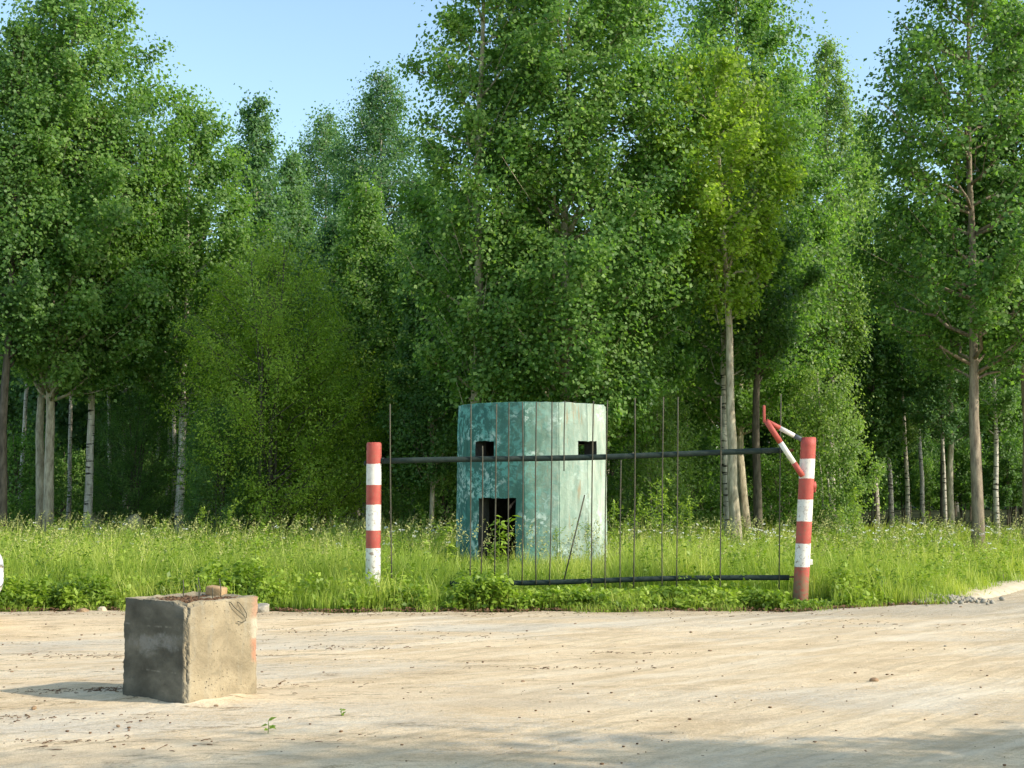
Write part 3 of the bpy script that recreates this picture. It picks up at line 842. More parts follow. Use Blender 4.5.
def guard_post():
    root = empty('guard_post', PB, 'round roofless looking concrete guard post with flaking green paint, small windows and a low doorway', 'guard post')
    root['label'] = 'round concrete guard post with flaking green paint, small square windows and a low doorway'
    NS = 14; Rv = 1.405; TH = .26; HT = 3.19
    # angle 0 faces the camera (-Y), positive to the right (+X)
    ops = [(-49, -30, 2.20, 2.48), (36, 58.5, 2.20, 2.48), (-45, -13, .12, 1.46), (110, 141, 2.20, 2.48)]
    us = set(np.linspace(-180, 180, 121)[:-1].round(3)); zs = set(np.linspace(0, HT, 27).round(3))
    for a, b, c, d in ops: us |= {a, b}; zs |= {c, d}
    for k_ in range(14):
        c_ = -180 + ((6.0 + 360 / 28 + k_ * 360 / 14) % 360); us |= {round(c_ - .6, 3), round(c_, 3), round(c_ + .6, 3)}
    us = sorted(us); zs = sorted(zs)
    corners = [-180 + ((6.0 + 360 / 28 + k_ * 360 / 14) % 360) for k_ in range(14)]
    us = [u for i, u in enumerate(us) if not any(.7 < abs(u - c_) < 1.6 for c_ in corners) or any(u == e for o in ops for e in o[:2])]
    us = [u for i, u in enumerate(us) if not any(0 < abs(u - e) < 1.2 for o in ops for e in o[:2])]
    zs = [z for z in zs if not any(0 < abs(z - e) < .05 for o in ops for e in o[2:])] 
    step = 360 / NS; ph = 6.0
    def ro(u, z, inner):
        k = ((u - ph + step / 2) % step) - step / 2      # 0 at a flat's middle
        rr = Rv * math.cos(R(step / 2)) / math.cos(R(k))
        rr -= .014 if abs(k) > step / 2 - .35 else 0
        rr *= 1.022 - .022 * z / HT
        jit = .010 * mnoise.noise(Vector((u * .09, z * 2.2, 3))) + .006 * mnoise.noise(Vector((u * .3, z * 7, 3)))
        if inner: rr -= TH
        return rr + jit
    def pt(u, z, inner, zz=None):
        q = ro(u, z, inner)
        zt = z + (.022 * mnoise.noise(Vector((u * .25, z * 5, 9))) if 0 < z < zs[-1] else 0)
        if not any(abs(u - c_) < .7 for c_ in corners): u = u + .7 * mnoise.noise(Vector((u * .2, z * 9, 2)))
        if z == zs[-1]: zt = z + .022 * mnoise.noise(Vector((u * .12, 1, 1))) + .012 * mnoise.noise(Vector((u * .5, 4, 1))) - (.02 if not inner else 0)
        return (q * math.sin(R(u)), -q * math.cos(R(u)), zt)
    def inop(u, z): return any(a < u < b and c < z < d for a, b, c, d in ops)
    nu, nz = len(us), len(zs)
    V = []
    for inner in (0, 1):
        for u in us:
            for z in zs: V.append(pt(u, z, inner))
    idx = lambda i, j, inn: inn * nu * nz + (i % nu) * nz + j
    outer, inner_, rev = [], [], []
    solid = np.zeros((nu, nz - 1), bool)
    for i in range(nu):
        u0 = us[i]; u1 = us[(i + 1) % nu] + (360 if i == nu - 1 else 0)
        for j in range(nz - 1):
            solid[i, j] = not inop((u0 + u1) / 2 if u1 < 180.1 else -179.9, (zs[j] + zs[j + 1]) / 2)
    for i in range(nu):
        for j in range(nz - 1):
            if solid[i, j]:
                outer.append((idx(i, j, 0), idx(i + 1, j, 0), idx(i + 1, j + 1, 0), idx(i, j + 1, 0)))
                inner_.append((idx(i, j, 1), idx(i, j + 1, 1), idx(i + 1, j + 1, 1), idx(i + 1, j, 1)))
            nxt = solid[(i + 1) % nu, j]
            if solid[i, j] != nxt:
                rev.append((idx(i + 1, j, 0), idx(i + 1, j, 1), idx(i + 1, j + 1, 1), idx(i + 1, j + 1, 0)))
            if j < nz - 2 and solid[i, j] != solid[i, j + 1]:
                rev.append((idx(i, j + 1, 0), idx(i + 1, j + 1, 0), idx(i + 1, j + 1, 1), idx(i, j + 1, 1)))
        outer.append((idx(i, nz - 1, 0), idx(i + 1, nz - 1, 0), idx(i + 1, nz - 1, 1), idx(i, nz - 1, 1)))
    me = bpy.data.meshes.new('wall')
    me.from_pydata(V, [], outer + inner_ + rev)
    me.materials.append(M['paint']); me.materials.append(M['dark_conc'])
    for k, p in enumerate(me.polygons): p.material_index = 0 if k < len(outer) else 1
    me.update()
    link('wall', me, root)
    mb = MB(); th = np.arange(48) / 48 * 2 * math.pi
    rr = Rv - TH + .012
    v = [(rr * math.cos(t), rr * math.sin(t), HT - .30) for t in th] + [(rr * math.cos(t), rr * math.sin(t), HT - .10) for t in th]
    mb.add(v, quads=[(i, (i + 1) % 48, 48 + (i + 1) % 48, 48 + i) for i in range(48)], ngons=[list(range(48))[::-1], list(range(48, 96))])
    mb.build('roof_slab', M['dark_conc'], root)
    # plain rough pieces of the two little loophole sills
guard_post()

# ------------------------------------------------------------------ striped posts and barrier
def striped_mat(name, bands, top_down_top, rust_z, tilt=0):
    """bands: list of heights where the colour flips going down from the top, starting red"""
    m, nt, out = new_mat(name); N = NT(nt)
    tc = N.n('ShaderNodeTexCoord'); sx = N.n('ShaderNodeSeparateXYZ'); N.l(tc.outputs['Object'], sx.inputs[0])
    v = N.coord(); wob = N.noise(v, 14, 4, .6)
    z = N.math('ADD', sx.outputs['Z'], N.math('MULTIPLY', N.math('SUBTRACT', wob, .5), .018))
    acc = None; sign = 1
    f = None
    for i, b in enumerate(bands):
        g = N.math('LESS_THAN', z, b)          # 1 below the line
        f = g if f is None else (N.math('SUBTRACT', f, g) if i % 2 else N.math('ADD', f, g))
    n = N.noise(v, 5, 6, .65); fl = N.noise(v, 22, 5, .7)
    red = N.ramp(n, [(.3, (.36, .055, .04)), (.7, (.52, .12, .09))])
    wht = N.ramp(n, [(.3, (.66, .62, .54)), (.6, (.80, .78, .72))])
    col = N.mix(f, red, wht)
    chip = N.math('MULTIPLY', N.ramp(fl, [(.545, 0), (.60, 1)]), N.ramp(N.math('DIVIDE', sx.outputs['Z'], 2.3), [(.1, 1), (.7, .3)]))
    col = N.mix(chip, col, (.24, .15, .09))
    low = N.ramp(N.math('ADD', N.math('DIVIDE', sx.outputs['Z'], rust_z * 2), N.math('MULTIPLY', N.math('SUBTRACT', n, .5), .9)), [(.35, 1), (.5, 0)])
    low = N.math('MULTIPLY', low, N.ramp(fl, [(.40, .2), (.5, 1)]))
    col = N.mix(low, col, (.26, .16, .09))
    N.l(N.bsdf(col, .6, .35, bump=fl, bs=.25, bd=.006), out.inputs[0])
    return m
YL, YR = 20.0, 19.5
zl = lambda py: CAMH + (490 - py) / F * YL
zr = lambda py: CAMH + (490 - py) / F * YR
M['striped_l'] = striped_mat('striped_paint_left', [zl(q) for q in (464, 485, 504.5, 530, 547.5)], 0, .08)
M['striped_r'] = striped_mat('striped_paint_right', [zr(q) for q in (459, 478.5, 499.5, 521, 543, 566)], 0, .5)
M['steel'] = conc_mat('weathered_dark_steel', (.018, .028, .024), (.030, .046, .040), (.055, .065, .055), scale=8, bs=.1)
M['rod'] = conc_mat('rusty_rod', (.06, .06, .045), (.095, .09, .065), (.14, .12, .08), scale=8, bs=.1)
M['red'] = flat_mat('red_paint', (.48, .10, .075), .6)
M['white'] = flat_mat('cream_white_paint', (.80, .78, .70), .55)
M['grey'] = flat_mat('dark_grey_paint', (.11, .13, .13), .5)
M['rust'] = flat_mat('rusty_steel', (.24, .11, .05), .85)

def post_body(mb, H, rad, lean=(0, 0), k=28, dent=0):
    z = np.linspace(-.15, H, 24); u = np.clip(z / H, 0, 1)
    pts = np.stack([lean[0] * u, lean[1] * u, z], 1)
    rr = np.full(24, rad)
    mb.tube(pts, rr, k=k)
def left_post():
    H = zl(443.5)
    e = empty('striped_post', (X(374.5, YL), YL, 0), 'upright red and white striped post at the left end of the barrier', 'post')
    mb = MB(); post_body(mb, H, .107, (.0, 0))
    o = mb.build('post_tube', M['striped_l'], e, smooth=True)
    m = o.modifiers.new('b', 'BEVEL'); m.width = .006; m.segments = 2; m.limit_method = 'ANGLE'
    mb = MB(); mb.tube([(0, 0, H - .004), (0, 0, H + .012)], .098, k=28); mb.build('cap', M['red'], e, bevel=.004)
    mb = MB(); mb.tube([(.09, 0, zl(461)), (.15, 0, zl(461))], .045, k=12); mb.build('rail_bracket', M['steel'], e, smooth=True)
    mb = MB(); mb.tube([(-.09, 0, zl(462)), (-.12, 0, zl(462)), (-.125, 0, zl(462) - .05)], .022, k=8); mb.build('hook', M['steel'], e, smooth=True)
left_post()

def right_post():
    base = pd(800, 602, YR); top = pd(808.5, 438, YR)
    e = empty('striped_post', (base.x, YR, 0), 'leaning red and white striped post with a triangular rest for the barrier', 'post')
    dx = (top.x - base.x)
    H = top.z
    mb = MB(); post_body(mb, H, .105, (dx, 0))
    o = mb.build('post_tube', M['striped_r'], e, smooth=True)
    mb = MB(); mb.tube([(dx, 0, H - .006), (dx, 0, H + .010)], .096, k=28); mb.build('cap', M['red'], e, bevel=.004)
    loc = lambda px, py, yo=0: pd(px, py, YR) - Vector((base.x, YR - yo, 0))
    apex = loc(764.5, 422, -.16)
    def seg(name, a, b, rad, mat, k=14):
        mb = MB(); mb.tube([a, (a + b) / 2, b], rad, k=k); o = mb.build(name, M[mat], e, smooth=True); return o
    foot = loc(801, 476, -.10)
    A, B_ = apex, foot
    l = lambda a, b, t: a + (b - a) * t
    seg('lower_strut', l(A, B_, 0), l(A, B_, .385), .040, 'red')
    seg('lower_strut', l(A, B_, .385), l(A, B_, .76), .0385, 'white')
    seg('lower_strut', l(A, B_, .76), l(A, B_, 1.0), .040, 'red')
    A = loc(766, 421, -.02); B_ = loc(806, 442, 0)
    seg('upper_strut', l(A, B_, 0), l(A, B_, .34), .034, 'red')
    seg('upper_strut', l(A, B_, .34), l(A, B_, .70), .0335, 'white')
    seg('upper_strut', l(A, B_, .70), l(A, B_, .98), .034, 'grey')
    mb = MB(); a = loc(762.5, 423, -.09); b = loc(763.5, 406, -.09)
    c = (a + b) / 2; mb.box(c, (.032, .05, (b - a).length)); mb.build('upright_tab', M['red'], e, bevel=.004)
    mb = MB(); h = loc(814, 486.5, 0); mb.tube([h + Vector((-.05, 0, .01)), h + Vector((.025, 0, .01))], .05, k=12)
    mb.tube([h + Vector((.0, 0, -.08)), h + Vector((.0, 0, .07))], .028, k=10); mb.build('hinge', M['red'], e, smooth=True)
    mb = MB(); h = loc(810.5, 562, 0); mb.box(h, (.05, .05, .075)); mb.build('catch_plate', M['white'], e, bevel=.004)
right_post()

def gate():
    yb = 19.75
    P = lambda px, py, y: pd(px, py, y)
    a = P(384, 461, 19.97); b = P(782, 450.5, 19.62)
    e = empty('barrier_gate', (a.x, a.y, 0), 'long dark steel barrier with thin upright rods between the two striped posts', 'barrier')
    o0 = Vector((a.x, a.y, 0))
    n = 14
    def rail(name, pts, rad, mat='steel', k=12):
        mb = MB(); mb.tube([p - o0 for p in pts], rad, k=k); return mb.build(name, M[mat], e, smooth=True)
    rail('top_rail', [a + (b - a) * t + Vector((0, 0, -.02 * math.sin(math.pi * t) + .006 * math.sin(9 * t))) for t in np.linspace(0, 1, n)], .040)
    rail('rail_end', [b, b + (b - a).normalized() * .16], .022, 'rust')
    c = P(450, 583.5, 19.92); d = P(789, 577, 19.6)
    rail('bottom_rail', [c + (d - c) * t + Vector((0, 0, -.012 * math.sin(7 * t))) for t in np.linspace(0, 1, n)], .037)
    rail('rail_end', [d, d + (d - c).normalized() * .2], .012, 'rust')
    ry = lambda px: 19.97 + (px - 384) / 398 * (-.35)
    rods = [(390, 404, 392, 590), (471, 404, 470, 592), (482.5, 446, 481, 578), (496.5, 404, 494.5, 582), (509, 403, 508, 586),
            (522.5, 402, 522, 584), (536.5, 402, 536, 584), (552, 402, 549.5, 586), (565, 401, 564, 471), (593.5, 401, 591.5, 594),
            (607.5, 400, 605, 596), (621, 460, 620, 592), (635, 398, 633.5, 588), (663.5, 397, 662, 598), (678, 397, 676.5, 600),
            (721, 396, 720, 606), (781, 394, 779, 600)]
    for i, (x0, y0, x1, y1) in enumerate(rods):
        y = ry(x0) - .043
        p0, p1 = P(x0, y0, y), P(x1, y1, y)
        bow = random.uniform(-.012, .012)
        pts = [p0 + (p1 - p0) * t + Vector((bow * math.sin(math.pi * t), 0, 0)) for t in np.linspace(0, 1, 7)]
        rail('rod', pts, (.0085 if i % 3 else .0095), 'rod', k=6)
    p0, p1 = P(584.7, 495, 19.70), P(563.5, 582, 19.80)
    o = rail('rod', [p0, (p0 + p1) / 2, p1], .010, 'rod', k=6); o['label'] = 'slanting loose rod'
gate()

# ------------------------------------------------------------------ concrete block
def block_mat():
    m, nt, out = new_mat('weathered_block_concrete'); N = NT(nt)
    v = N.coord(); tc = N.n('ShaderNodeTexCoord'); sx = N.n('ShaderNodeSeparateXYZ'); N.l(tc.outputs['Object'], sx.inputs[0])
    n = N.noise(v, 3.5, 8, .68, .4); g = N.noise(v, 40, 4, .7); st = N.noise(N.coord((5, 5, .7)), 2.2, 5, .6)
    ly = N.noise(N.coord((1.2, 1.2, 9)), 1.2, 4, .6)
    col = N.ramp(n, [(.28, (.22, .18, .115)), (.5, (.36, .295, .19)), (.75, (.49, .41, .275))])
    col = N.mix(N.ramp(st, [(.5, 0), (.75, .5)]), col, (.34, .33, .27))
    col = N.mix(N.ramp(ly, [(.56, 0), (.64, .35)]), col, (.24, .21, .14))
    vo = N.n('ShaderNodeTexVoronoi'); vo.inputs['Scale'].default_value = 26; N.l(v, vo.inputs['Vector'])
    pit = N.math('MULTIPLY', N.ramp(vo.outputs['Distance'], [(.10, 1), (.17, 0)]), N.ramp(n, [(.45, 0), (.6, 1)]))
    col = N.mix(N.math('MULTIPLY', pit, .75), col, (.08, .07, .05))
    zz = N.math('ADD', sx.outputs['Z'], N.math('MULTIPLY', N.math('SUBTRACT', n, .5), .03))
    seam = N.math('ADD', N.ramp(zz, [(.575, 0), (.580, 1), (.586, 1), (.591, 0)]), N.ramp(zz, [(.245, 0), (.249, 1), (.255, 1), (.259, 0)]))
    seam = N.math('MULTIPLY', seam, N.ramp(st, [(.50, 0), (.62, .4)]))
    col = N.mix(N.ramp(g, [(.60, 0), (.68, .55)]), col, (.16, .14, .10))
    geo = N.n('ShaderNodeNewGeometry')
    nx = N.n('ShaderNodeSeparateXYZ'); N.l(tc.outputs['Normal'], nx.inputs[0])
    # face "left" is local -Y : mottled dark to paint in its shade, with a pale smear
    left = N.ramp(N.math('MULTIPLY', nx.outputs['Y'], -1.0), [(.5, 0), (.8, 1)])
    shade_tone = N.ramp(N.noise(N.coord((1.4, 1.4, 2.2)), 2.0, 6, .6), [(.3, (.06, .056, .045)), (.5, (.12, .115, .09)), (.7, (.21, .195, .155))])
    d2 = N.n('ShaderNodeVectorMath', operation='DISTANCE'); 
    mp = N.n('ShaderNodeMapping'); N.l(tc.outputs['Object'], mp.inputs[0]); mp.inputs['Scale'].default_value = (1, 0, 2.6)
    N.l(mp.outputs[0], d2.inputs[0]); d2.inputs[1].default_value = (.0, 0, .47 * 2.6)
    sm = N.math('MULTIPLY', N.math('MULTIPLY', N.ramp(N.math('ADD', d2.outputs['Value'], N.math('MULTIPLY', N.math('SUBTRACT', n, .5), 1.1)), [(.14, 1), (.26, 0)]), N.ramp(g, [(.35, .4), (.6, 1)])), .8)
    shade_tone = N.mix(sm, shade_tone, (.27, .265, .24))
    col = N.mix(left, col, shade_tone)
    col = N.mix(N.math('MULTIPLY', g, .35), col, N.mix(1.0, col, (.45, .45, .45), 'MULTIPLY'))
    col = N.mix(seam, col, (.36, .34, .28))
    # red and white paint marks on the far end of the lit face (local +X face, y high)
    right = N.ramp(nx.outputs['X'], [(.5, 0), (.8, 1)])
    wob = N.math('MULTIPLY', N.math('SUBTRACT', n, .5), .25)
    band = N.ramp(N.math('ADD', sx.outputs['Y'], wob), [(.26, 0), (.31, 1)])
    redz = N.math('ADD', sx.outputs['Z'], wob)
    pr = N.math('MULTIPLY', N.math('MULTIPLY', right, band), .42)
    isred1 = N.ramp(redz, [(.26, 0), (.30, 1), (.44, 1), (.47, 0)]); isw = N.ramp(redz, [(.44, 0), (.47, 1), (.60, 1), (.63, 0)])
    isred2 = N.ramp(redz, [(.60, 0), (.63, 1)])
    col = N.mix(N.math('MULTIPLY', pr, isred1), col, (.60, .18, .10))
    col = N.mix(N.math('MULTIPLY', pr, isw), col, (.66, .60, .48))
    col = N.mix(N.math('MULTIPLY', N.math('MULTIPLY', pr, isred2), .8), col, (.55, .22, .14))
    h = N.math('SUBTRACT', N.math('ADD', N.math('MULTIPLY', n, .8), N.math('MULTIPLY', g, .45)), pit)
    N.l(N.bsdf(col, .93, .12, bump=h, bs=.8, bd=.02), out.inputs[0])
    return m
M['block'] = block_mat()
def concrete_block():
    import bmesh
    # local axes: -Y face looks left/towards the camera (shaded), +X face looks right (lit)
    LX, LY, LZ = .72, .72, .81
    fc = gp(185, 709)
    th = R(-36)
    # front corner is local (+LX/2, -LY/2)
    c, s = math.cos(th), math.sin(th)
    cx, cy = LX / 2, -LY / 2
    ctr = Vector((fc.x - (cx * c - cy * s), fc.y - (cx * s + cy * c), 0))
    e = empty('concrete_block', ctr, 'battered square concrete block with faint red and white paint standing on the sandy road', 'concrete block')
    e.rotation_euler = (0, 0, th)
    bm = bmesh.new()
    bmesh.ops.create_cube(bm, size=1)
    bmesh.ops.subdivide_edges(bm, edges=bm.edges[:], cuts=58, use_grid_fill=True)
    for v in bm.verts:
        x, y, z = v.co.x * LX, v.co.y * LY, v.co.z * LZ
        dx, dy, dz = LX / 2 - abs(x), LY / 2 - abs(y), LZ / 2 - z
        q = sorted([dx, dy, abs(LZ / 2 - abs(z))])
        p = Vector((x, y, z))
        nz1 = mnoise.noise(p * 9); nz2 = mnoise.noise(p * 28 + Vector((4, 4, 4))); nz3 = mnoise.noise(p * 4)
        edge = max(0, 1 - (q[0] + q[1]) / .035)
        nz4 = mnoise.noise(p * 60)
        ch = edge * (.006 + .018 * max(0, nz1 + .1) + .012 * max(0, nz2) + .006 * nz4)
        # vertical front corner and top rim are broken away most
        top = max(0, 1 - dz / .12)
        frontc = max(0, 1 - math.hypot(x - LX / 2, y + LY / 2) / .16)
        ch += frontc * top * .05 + edge * frontc * .018
        ctrl = Vector((x, y, z * .9)).normalized()
        p -= Vector((ctrl.x, ctrl.y, ctrl.z)) * ch
        if z > LZ / 2 - .001:
            inn = min(dx, dy)
            p.z -= .028 * min(1, max(0, (inn - .035) / .06)) * (1 + nz3)
            p.z += .012 * nz1 + .006 * nz2
        else:
            p += Vector((x / LX, y / LY, 0)) * (.002 * nz1 + .004 * nz3 + .0016 * nz4 - .010 * max(0, nz2 - .45))
        v.co = p + Vector((0, 0, LZ / 2 - .03))
    me = bpy.data.meshes.new('block_body'); bm.to_mesh(me); bm.free()
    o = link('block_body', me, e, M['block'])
    # lifting wire and thin rebar
    mb = MB()
    mb.tube([(LX/2 - .05, .04, .76), (LX/2 + .012, .06, .748), (LX/2 + .02, .09, .71), (LX/2 + .024, .15, .665), (LX/2 + .02, .205, .625), (LX/2 + .018, .21, .60), (LX/2 + .02, .17, .588), (LX/2 + .02, .13, .60)], .0035, k=6)
    mb.tube([(LX/2 - .04, .12, .76), (LX/2 + .014, .145, .74), (LX/2 + .022, .18, .70), (LX/2 + .02, .215, .655), (LX/2 + .02, .22, .62)], .003, k=6)
    mb.build('wire_loop', M['rod'], e, smooth=True)
    for (x, y, h) in ((-.16, .05, .16), (-.05, .12, .18), (.05, .02, .13), (.1, .2, .17), (.14, .08, .11)):
        mb = MB(); mb.tube([(x, y, .70), (x + .01, y, .74 + h * .5), (x + random.uniform(-.02, .02), y, .74 + h)], .004, k=5)
        mb.build('rebar', M['rod'], e)
    mw = Matrix.Translation(ctr) @ Matrix.Rotation(th, 4, 'Z')
    return mw
BM = concrete_block()
M['soil_litter'] = conc_mat('dry_soil_litter', (.09, .05, .028), (.17, .095, .05), (.26, .16, .09), scale=14)
def block_litter():
    r = np.random.default_rng(8)
    mb = MB()
    n = 20
    V = []; 
    for i in range(n):
        for j in range(n):
            x, y = -.29 + .56 * i / (n - 1), -.32 + .64 * j / (n - 1)
            rim = min(x + .29, .27 - x, y + .32, .32 - y)
            z = .722 + .04 * min(1, rim / .08) + .014 * mnoise.noise(Vector((x * 14, y * 14, 0)))
            V.append(BM @ Vector((x, y, z)))
    q = [(i * n + j, (i + 1) * n + j, (i + 1) * n + j + 1, i * n + j + 1) for i in range(n - 1) for j in range(n - 1)]
    mb.add(V, quads=q)
    for _ in range(260):
        p = BM @ Vector((r.uniform(-.27, .25), r.uniform(-.3, .3), .765))
        a = r.uniform(0, 6.28); L = r.uniform(.01, .05)
        d = Vector((math.cos(a), math.sin(a), r.uniform(-.2, .4))) * L
        mb.tube([p - d / 2, p + d / 2], r.uniform(.002, .006), k=4)
    tag(mb.build('soil_litter', M['soil_litter']), 'dry brown soil and bark litter lying on top of the concrete block', 'litter', kind='stuff')
block_litter()

def place_rock(name, seed, loc, size, mat, label, cat='stone', group=None, rz=0):
    me = rock_mesh(name, seed, size)
    o = link(name, me, None, M[mat]); o.location = loc; o.rotation_euler = (0, 0, rz)
    for p in me.polygons: p.use_smooth = False
    return tag(o, label, cat, group)
M['brick'] = conc_mat('tan_brick_lump', (.30, .18, .09), (.44, .29, .15), (.54, .38, .22), scale=10)
def brick():
    p = pd(217, 594.5, (BM @ Vector((.0, .1, 0))).y)
    mb = MB(); mb.box((0, 0, .036), (.15, .1, .072)); o = mb.build('brick_piece', M['brick'], bevel=.014)
    zt = .775
    p = gp(216, 594.5, zt)
    o.location = (p.x, p.y, zt - .008); o.rotation_euler = (.06, .12, R(-20))
    tag(o, 'broken tan brick lying on top of the concrete block', 'brick')
brick()
place_rock('rock', 41, gp(262, 613) + Vector((0, 0, .05)), (.14, .11, .085), 'stone', 'pale angular stone at the grass edge right behind the concrete block', rz=.4)
place_rock('rock', 42, gp(888, 600) + Vector((0, .4, .08)), (.24, .2, .17), 'stone', 'dark grey boulder half sunk in the grass left of the rubble patch', 'boulder')
place_rock('rock', 43, gp(864, 603) + Vector((0, .3, .05)), (.13, .1, .09), 'stone', 'pale stone in the grass left of the dark grey boulder', 'stone')
place_rock('rock', 44, gp(1019, 585) + Vector((0, .5, .10)), (.32, .2, .11), 'kerb', 'pale slab of stone behind the kerb at the right edge', 'stone')
place_rock('rock', 45, gp(874, 683) + Vector((0, 0, .02)), (.04, .03, .028), 'brown_stone', 'reddish brown stone lying alone on the sand at the right', 'stone')
place_rock('rock', 46, gp(83, 613) + Vector((0, -.02, .02)), (.09, .06, .045), 'brown_stone', 'flat brown stone under the weeds at the left', 'stone')
place_rock('rock', 47, gp(103, 612) + Vector((0, -.02, .03)), (.07, .06, .05), 'kerb', 'small cream stone under the weeds left of the concrete block', 'stone')
place_rock('rock', 48, gp(97, 548) + Vector((0, 0, .5)), (.25, .2, .55), 'kerb', 'pale boulder top showing above the far grass at the left', 'boulder')
place_rock('rock', 49, gp(134, 549) + Vector((0, 0, .45)), (.35, .2, .5), 'kerb', 'low pale boulder in the far grass right of the other pale boulder', 'boulder')
loose = [(329, 702, .03, 'brown_stone'), (322, 703, .022, 'brown_stone'), (314, 700, .02, 'brown_stone'), (310, 615, .03, 'stone'), (575, 626, .035, 'brown_stone'),
         (691, 634, .03, 'brown_stone'), (710, 653, .03, 'brown_stone'), (523, 684, .03, 'brown_stone'), (416, 725, .02, 'brown_stone'), (216, 709, .03, 'brown_stone'),
         (217, 701, .03, 'brown_stone'), (34, 711, .035, 'brown_stone'), (118, 729, .025, 'brown_stone'), (12, 674, .022, 'brown_stone'), (23, 699, .02, 'brown_stone'), (117, 695, .03, 'brown_stone'),
         (945, 648, .025, 'stone'), (961, 609, .04, 'brown_stone'), (927, 608, .04, 'stone'), (560, 754, .02, 'stone'), (512, 738, .02, 'brown_stone')]
rocks = [rock_mesh('pebble', s, (1, .8, .6), sub=2) for s in (1, 2, 3)]
for i, (px, py, s, mt) in enumerate(loose):
    p = gp(px, py)
    o = bpy.data.objects.new('pebble', rocks[i % 3]); COL.objects.link(o)
    if not o.data.materials: o.data.materials.append(M['stone'])
    o.material_slots[0].link = 'OBJECT'; o.material_slots[0].material = M[mt]
    s *= .75; o.location = (p.x, p.y, s * .4 + .012); o.scale = (s, s, s); o.rotation_euler = (0, 0, i)
    tag(o, 'small loose pebble or cone lying on the sandy road', 'pebble', 'pebbles lying on the sandy road')

# fine litter: chips, twigs and needles (uncountable)
def spill():
    # thin tufts and low weeds straying onto the sand, with last year's brown leaves between them
    r = np.random.default_rng(88)
    n = 9000; x = r.uniform(-9, 10, n); y = edge_y(x) - r.exponential(.11, n)
    cl = snoise(x, y, 1.6, 31) + .5 * snoise(x, y, 5, 13)
    k = cl > .12 + 1.1 * (edge_y(x) - y); x, y = x[k], y[k]
    h = r.uniform(.04, .16, len(x))
    blades([(x, y, h, np.full(len(x), .008), .7, .5 + .3 * r.normal(0, 1, len(x)), 5)], 'verge_tufts', M['leaf_grass'], 'thin low grass tufts straying onto the edge of the sand')
    n = 5200; x = r.uniform(-9, 8, n); y = edge_y(x) + r.normal(-.03, .10, n)
    P = np.stack([x, y, r.uniform(.012, .05, n)], 1); Nn = r.normal(0, .35, (n, 3)) + np.array([0, -.2, 1])
    me = leaves_mesh('dead_leaves', P, Nn, .035, r.random(n), aspect=.7, seed=3)
    tag(link('dead_leaves', me, None, M['soil_litter']), 'brown dead leaves lying where the weeds meet the sand', 'dead leaves', kind='stuff')
spill()
def litter():
    r = np.random.default_rng(21)
    mb = MB()
    drifts = [(gp(80, 658), 1.6, .25, 90), (gp(60, 694), .6, .1, 60), (gp(110, 692), .25, .12, 60), (gp(330, 650), 1.4, .2, 60), (gp(20, 722), .8, .15, 60),
              (gp(200, 745), 1.5, .3, 30), (gp(420, 640), 1.6, .3, 70), (gp(560, 670), 1.2, .1, 40), (gp(640, 655), .9, .1, 30), (gp(300, 632), 2, .3, 70),
              (gp(870, 625), 1.2, .5, 50), (gp(250, 690), 1.2, .3, 60), (gp(60, 745), .6, .1, 20), (gp(500, 616), 5, .25, 200), (gp(130, 616), 3, .2, 120)]
    for c, sx_, sy_, n in drifts:
        for _ in range(n):
            x, y = c.x + r.normal(0, sx_ * .5), c.y + r.normal(0, sy_ * .6)
            a = r.normal(0, .8); L = min(r.exponential(.022) + .008, .09)
            d = np.array([math.cos(a), math.sin(a), r.uniform(-.05, .25)]) * L / 2
            p = np.array([x, y, .022])
            mb.tube([p - d, p + d * .2 + [0, 0, .003], p + d], r.uniform(.001, .0035), k=4, tint=r.random())
    for _ in range(700):
        y = r.uniform(8.2, 19); x = r.uniform(-1, 1) * y * .38
        s = min(r.exponential(.003) + .002, .010)
        mb.box((x, y, .018), (s * 2, s * 1.6, s), Matrix.Rotation(r.uniform(0, 3), 3, 'Z'))
    tag(mb.build('road_litter', M['soil_litter']), 'brown needles, twigs and grit scattered over the sand', 'litter', kind='stuff')
    # rubble patch by the verge
    mb = MB(); c = gp(925, 603)
    for _ in range(420):
        x, y = c.x + r.normal(0, .38), c.y + r.normal(.12, .30)
        s = r.uniform(.012, .05)
        q = Matrix.Rotation(r.uniform(0, 3), 3, Vector(r.normal(size=3)).normalized())
        z = .03 + .07 * math.exp(-((x - c.x) ** 2 / .3 + (y - c.y - .1) ** 2 / .15))
        mb.box((x, y, z), (s * 1.6, s * 1.2, s), q)
    tag(mb.build('rubble', M['stone']), 'patch of grey rubble gravel where the kerb meets the grass', 'rubble', kind='stuff')
litter()

def seedling(px, py, s, label):
    p = gp(px, py); e = empty('seedling', (p.x, p.y, 0.01), label, 'seedling')
    mb = MB(); mb.tube([(0, 0, 0), (.004, 0, .04 * s), (.0, 0, .08 * s)], .0025, k=5); mb.build('stem', M['stalk'], e)
    P = np.array([(0, 0, .05 * s), (0, 0, .055 * s), (0, 0, .08 * s), (0, 0, .08 * s), (0, 0, .03 * s), (.002, 0, .03 * s)])
    Nn = np.array([(.3, -.5, 1), (-.4, -.3, 1), (.2, -.6, 1), (-.2, -.4, 1), (.5, -.4, .8), (-.5, -.5, .8)], float)
    me = leaves_mesh('leaves', P, Nn, .055 * s, np.full(6, .3), aspect=.6, seed=int(px)); link('leaves', me, e, M['leaf_weed'])
seedling(268, 735, 1.0, 'tiny green seedling growing from the sand near the front')
seedling(341, 719, .6, 'tiny pale green sprout in the sand right of the seedling')

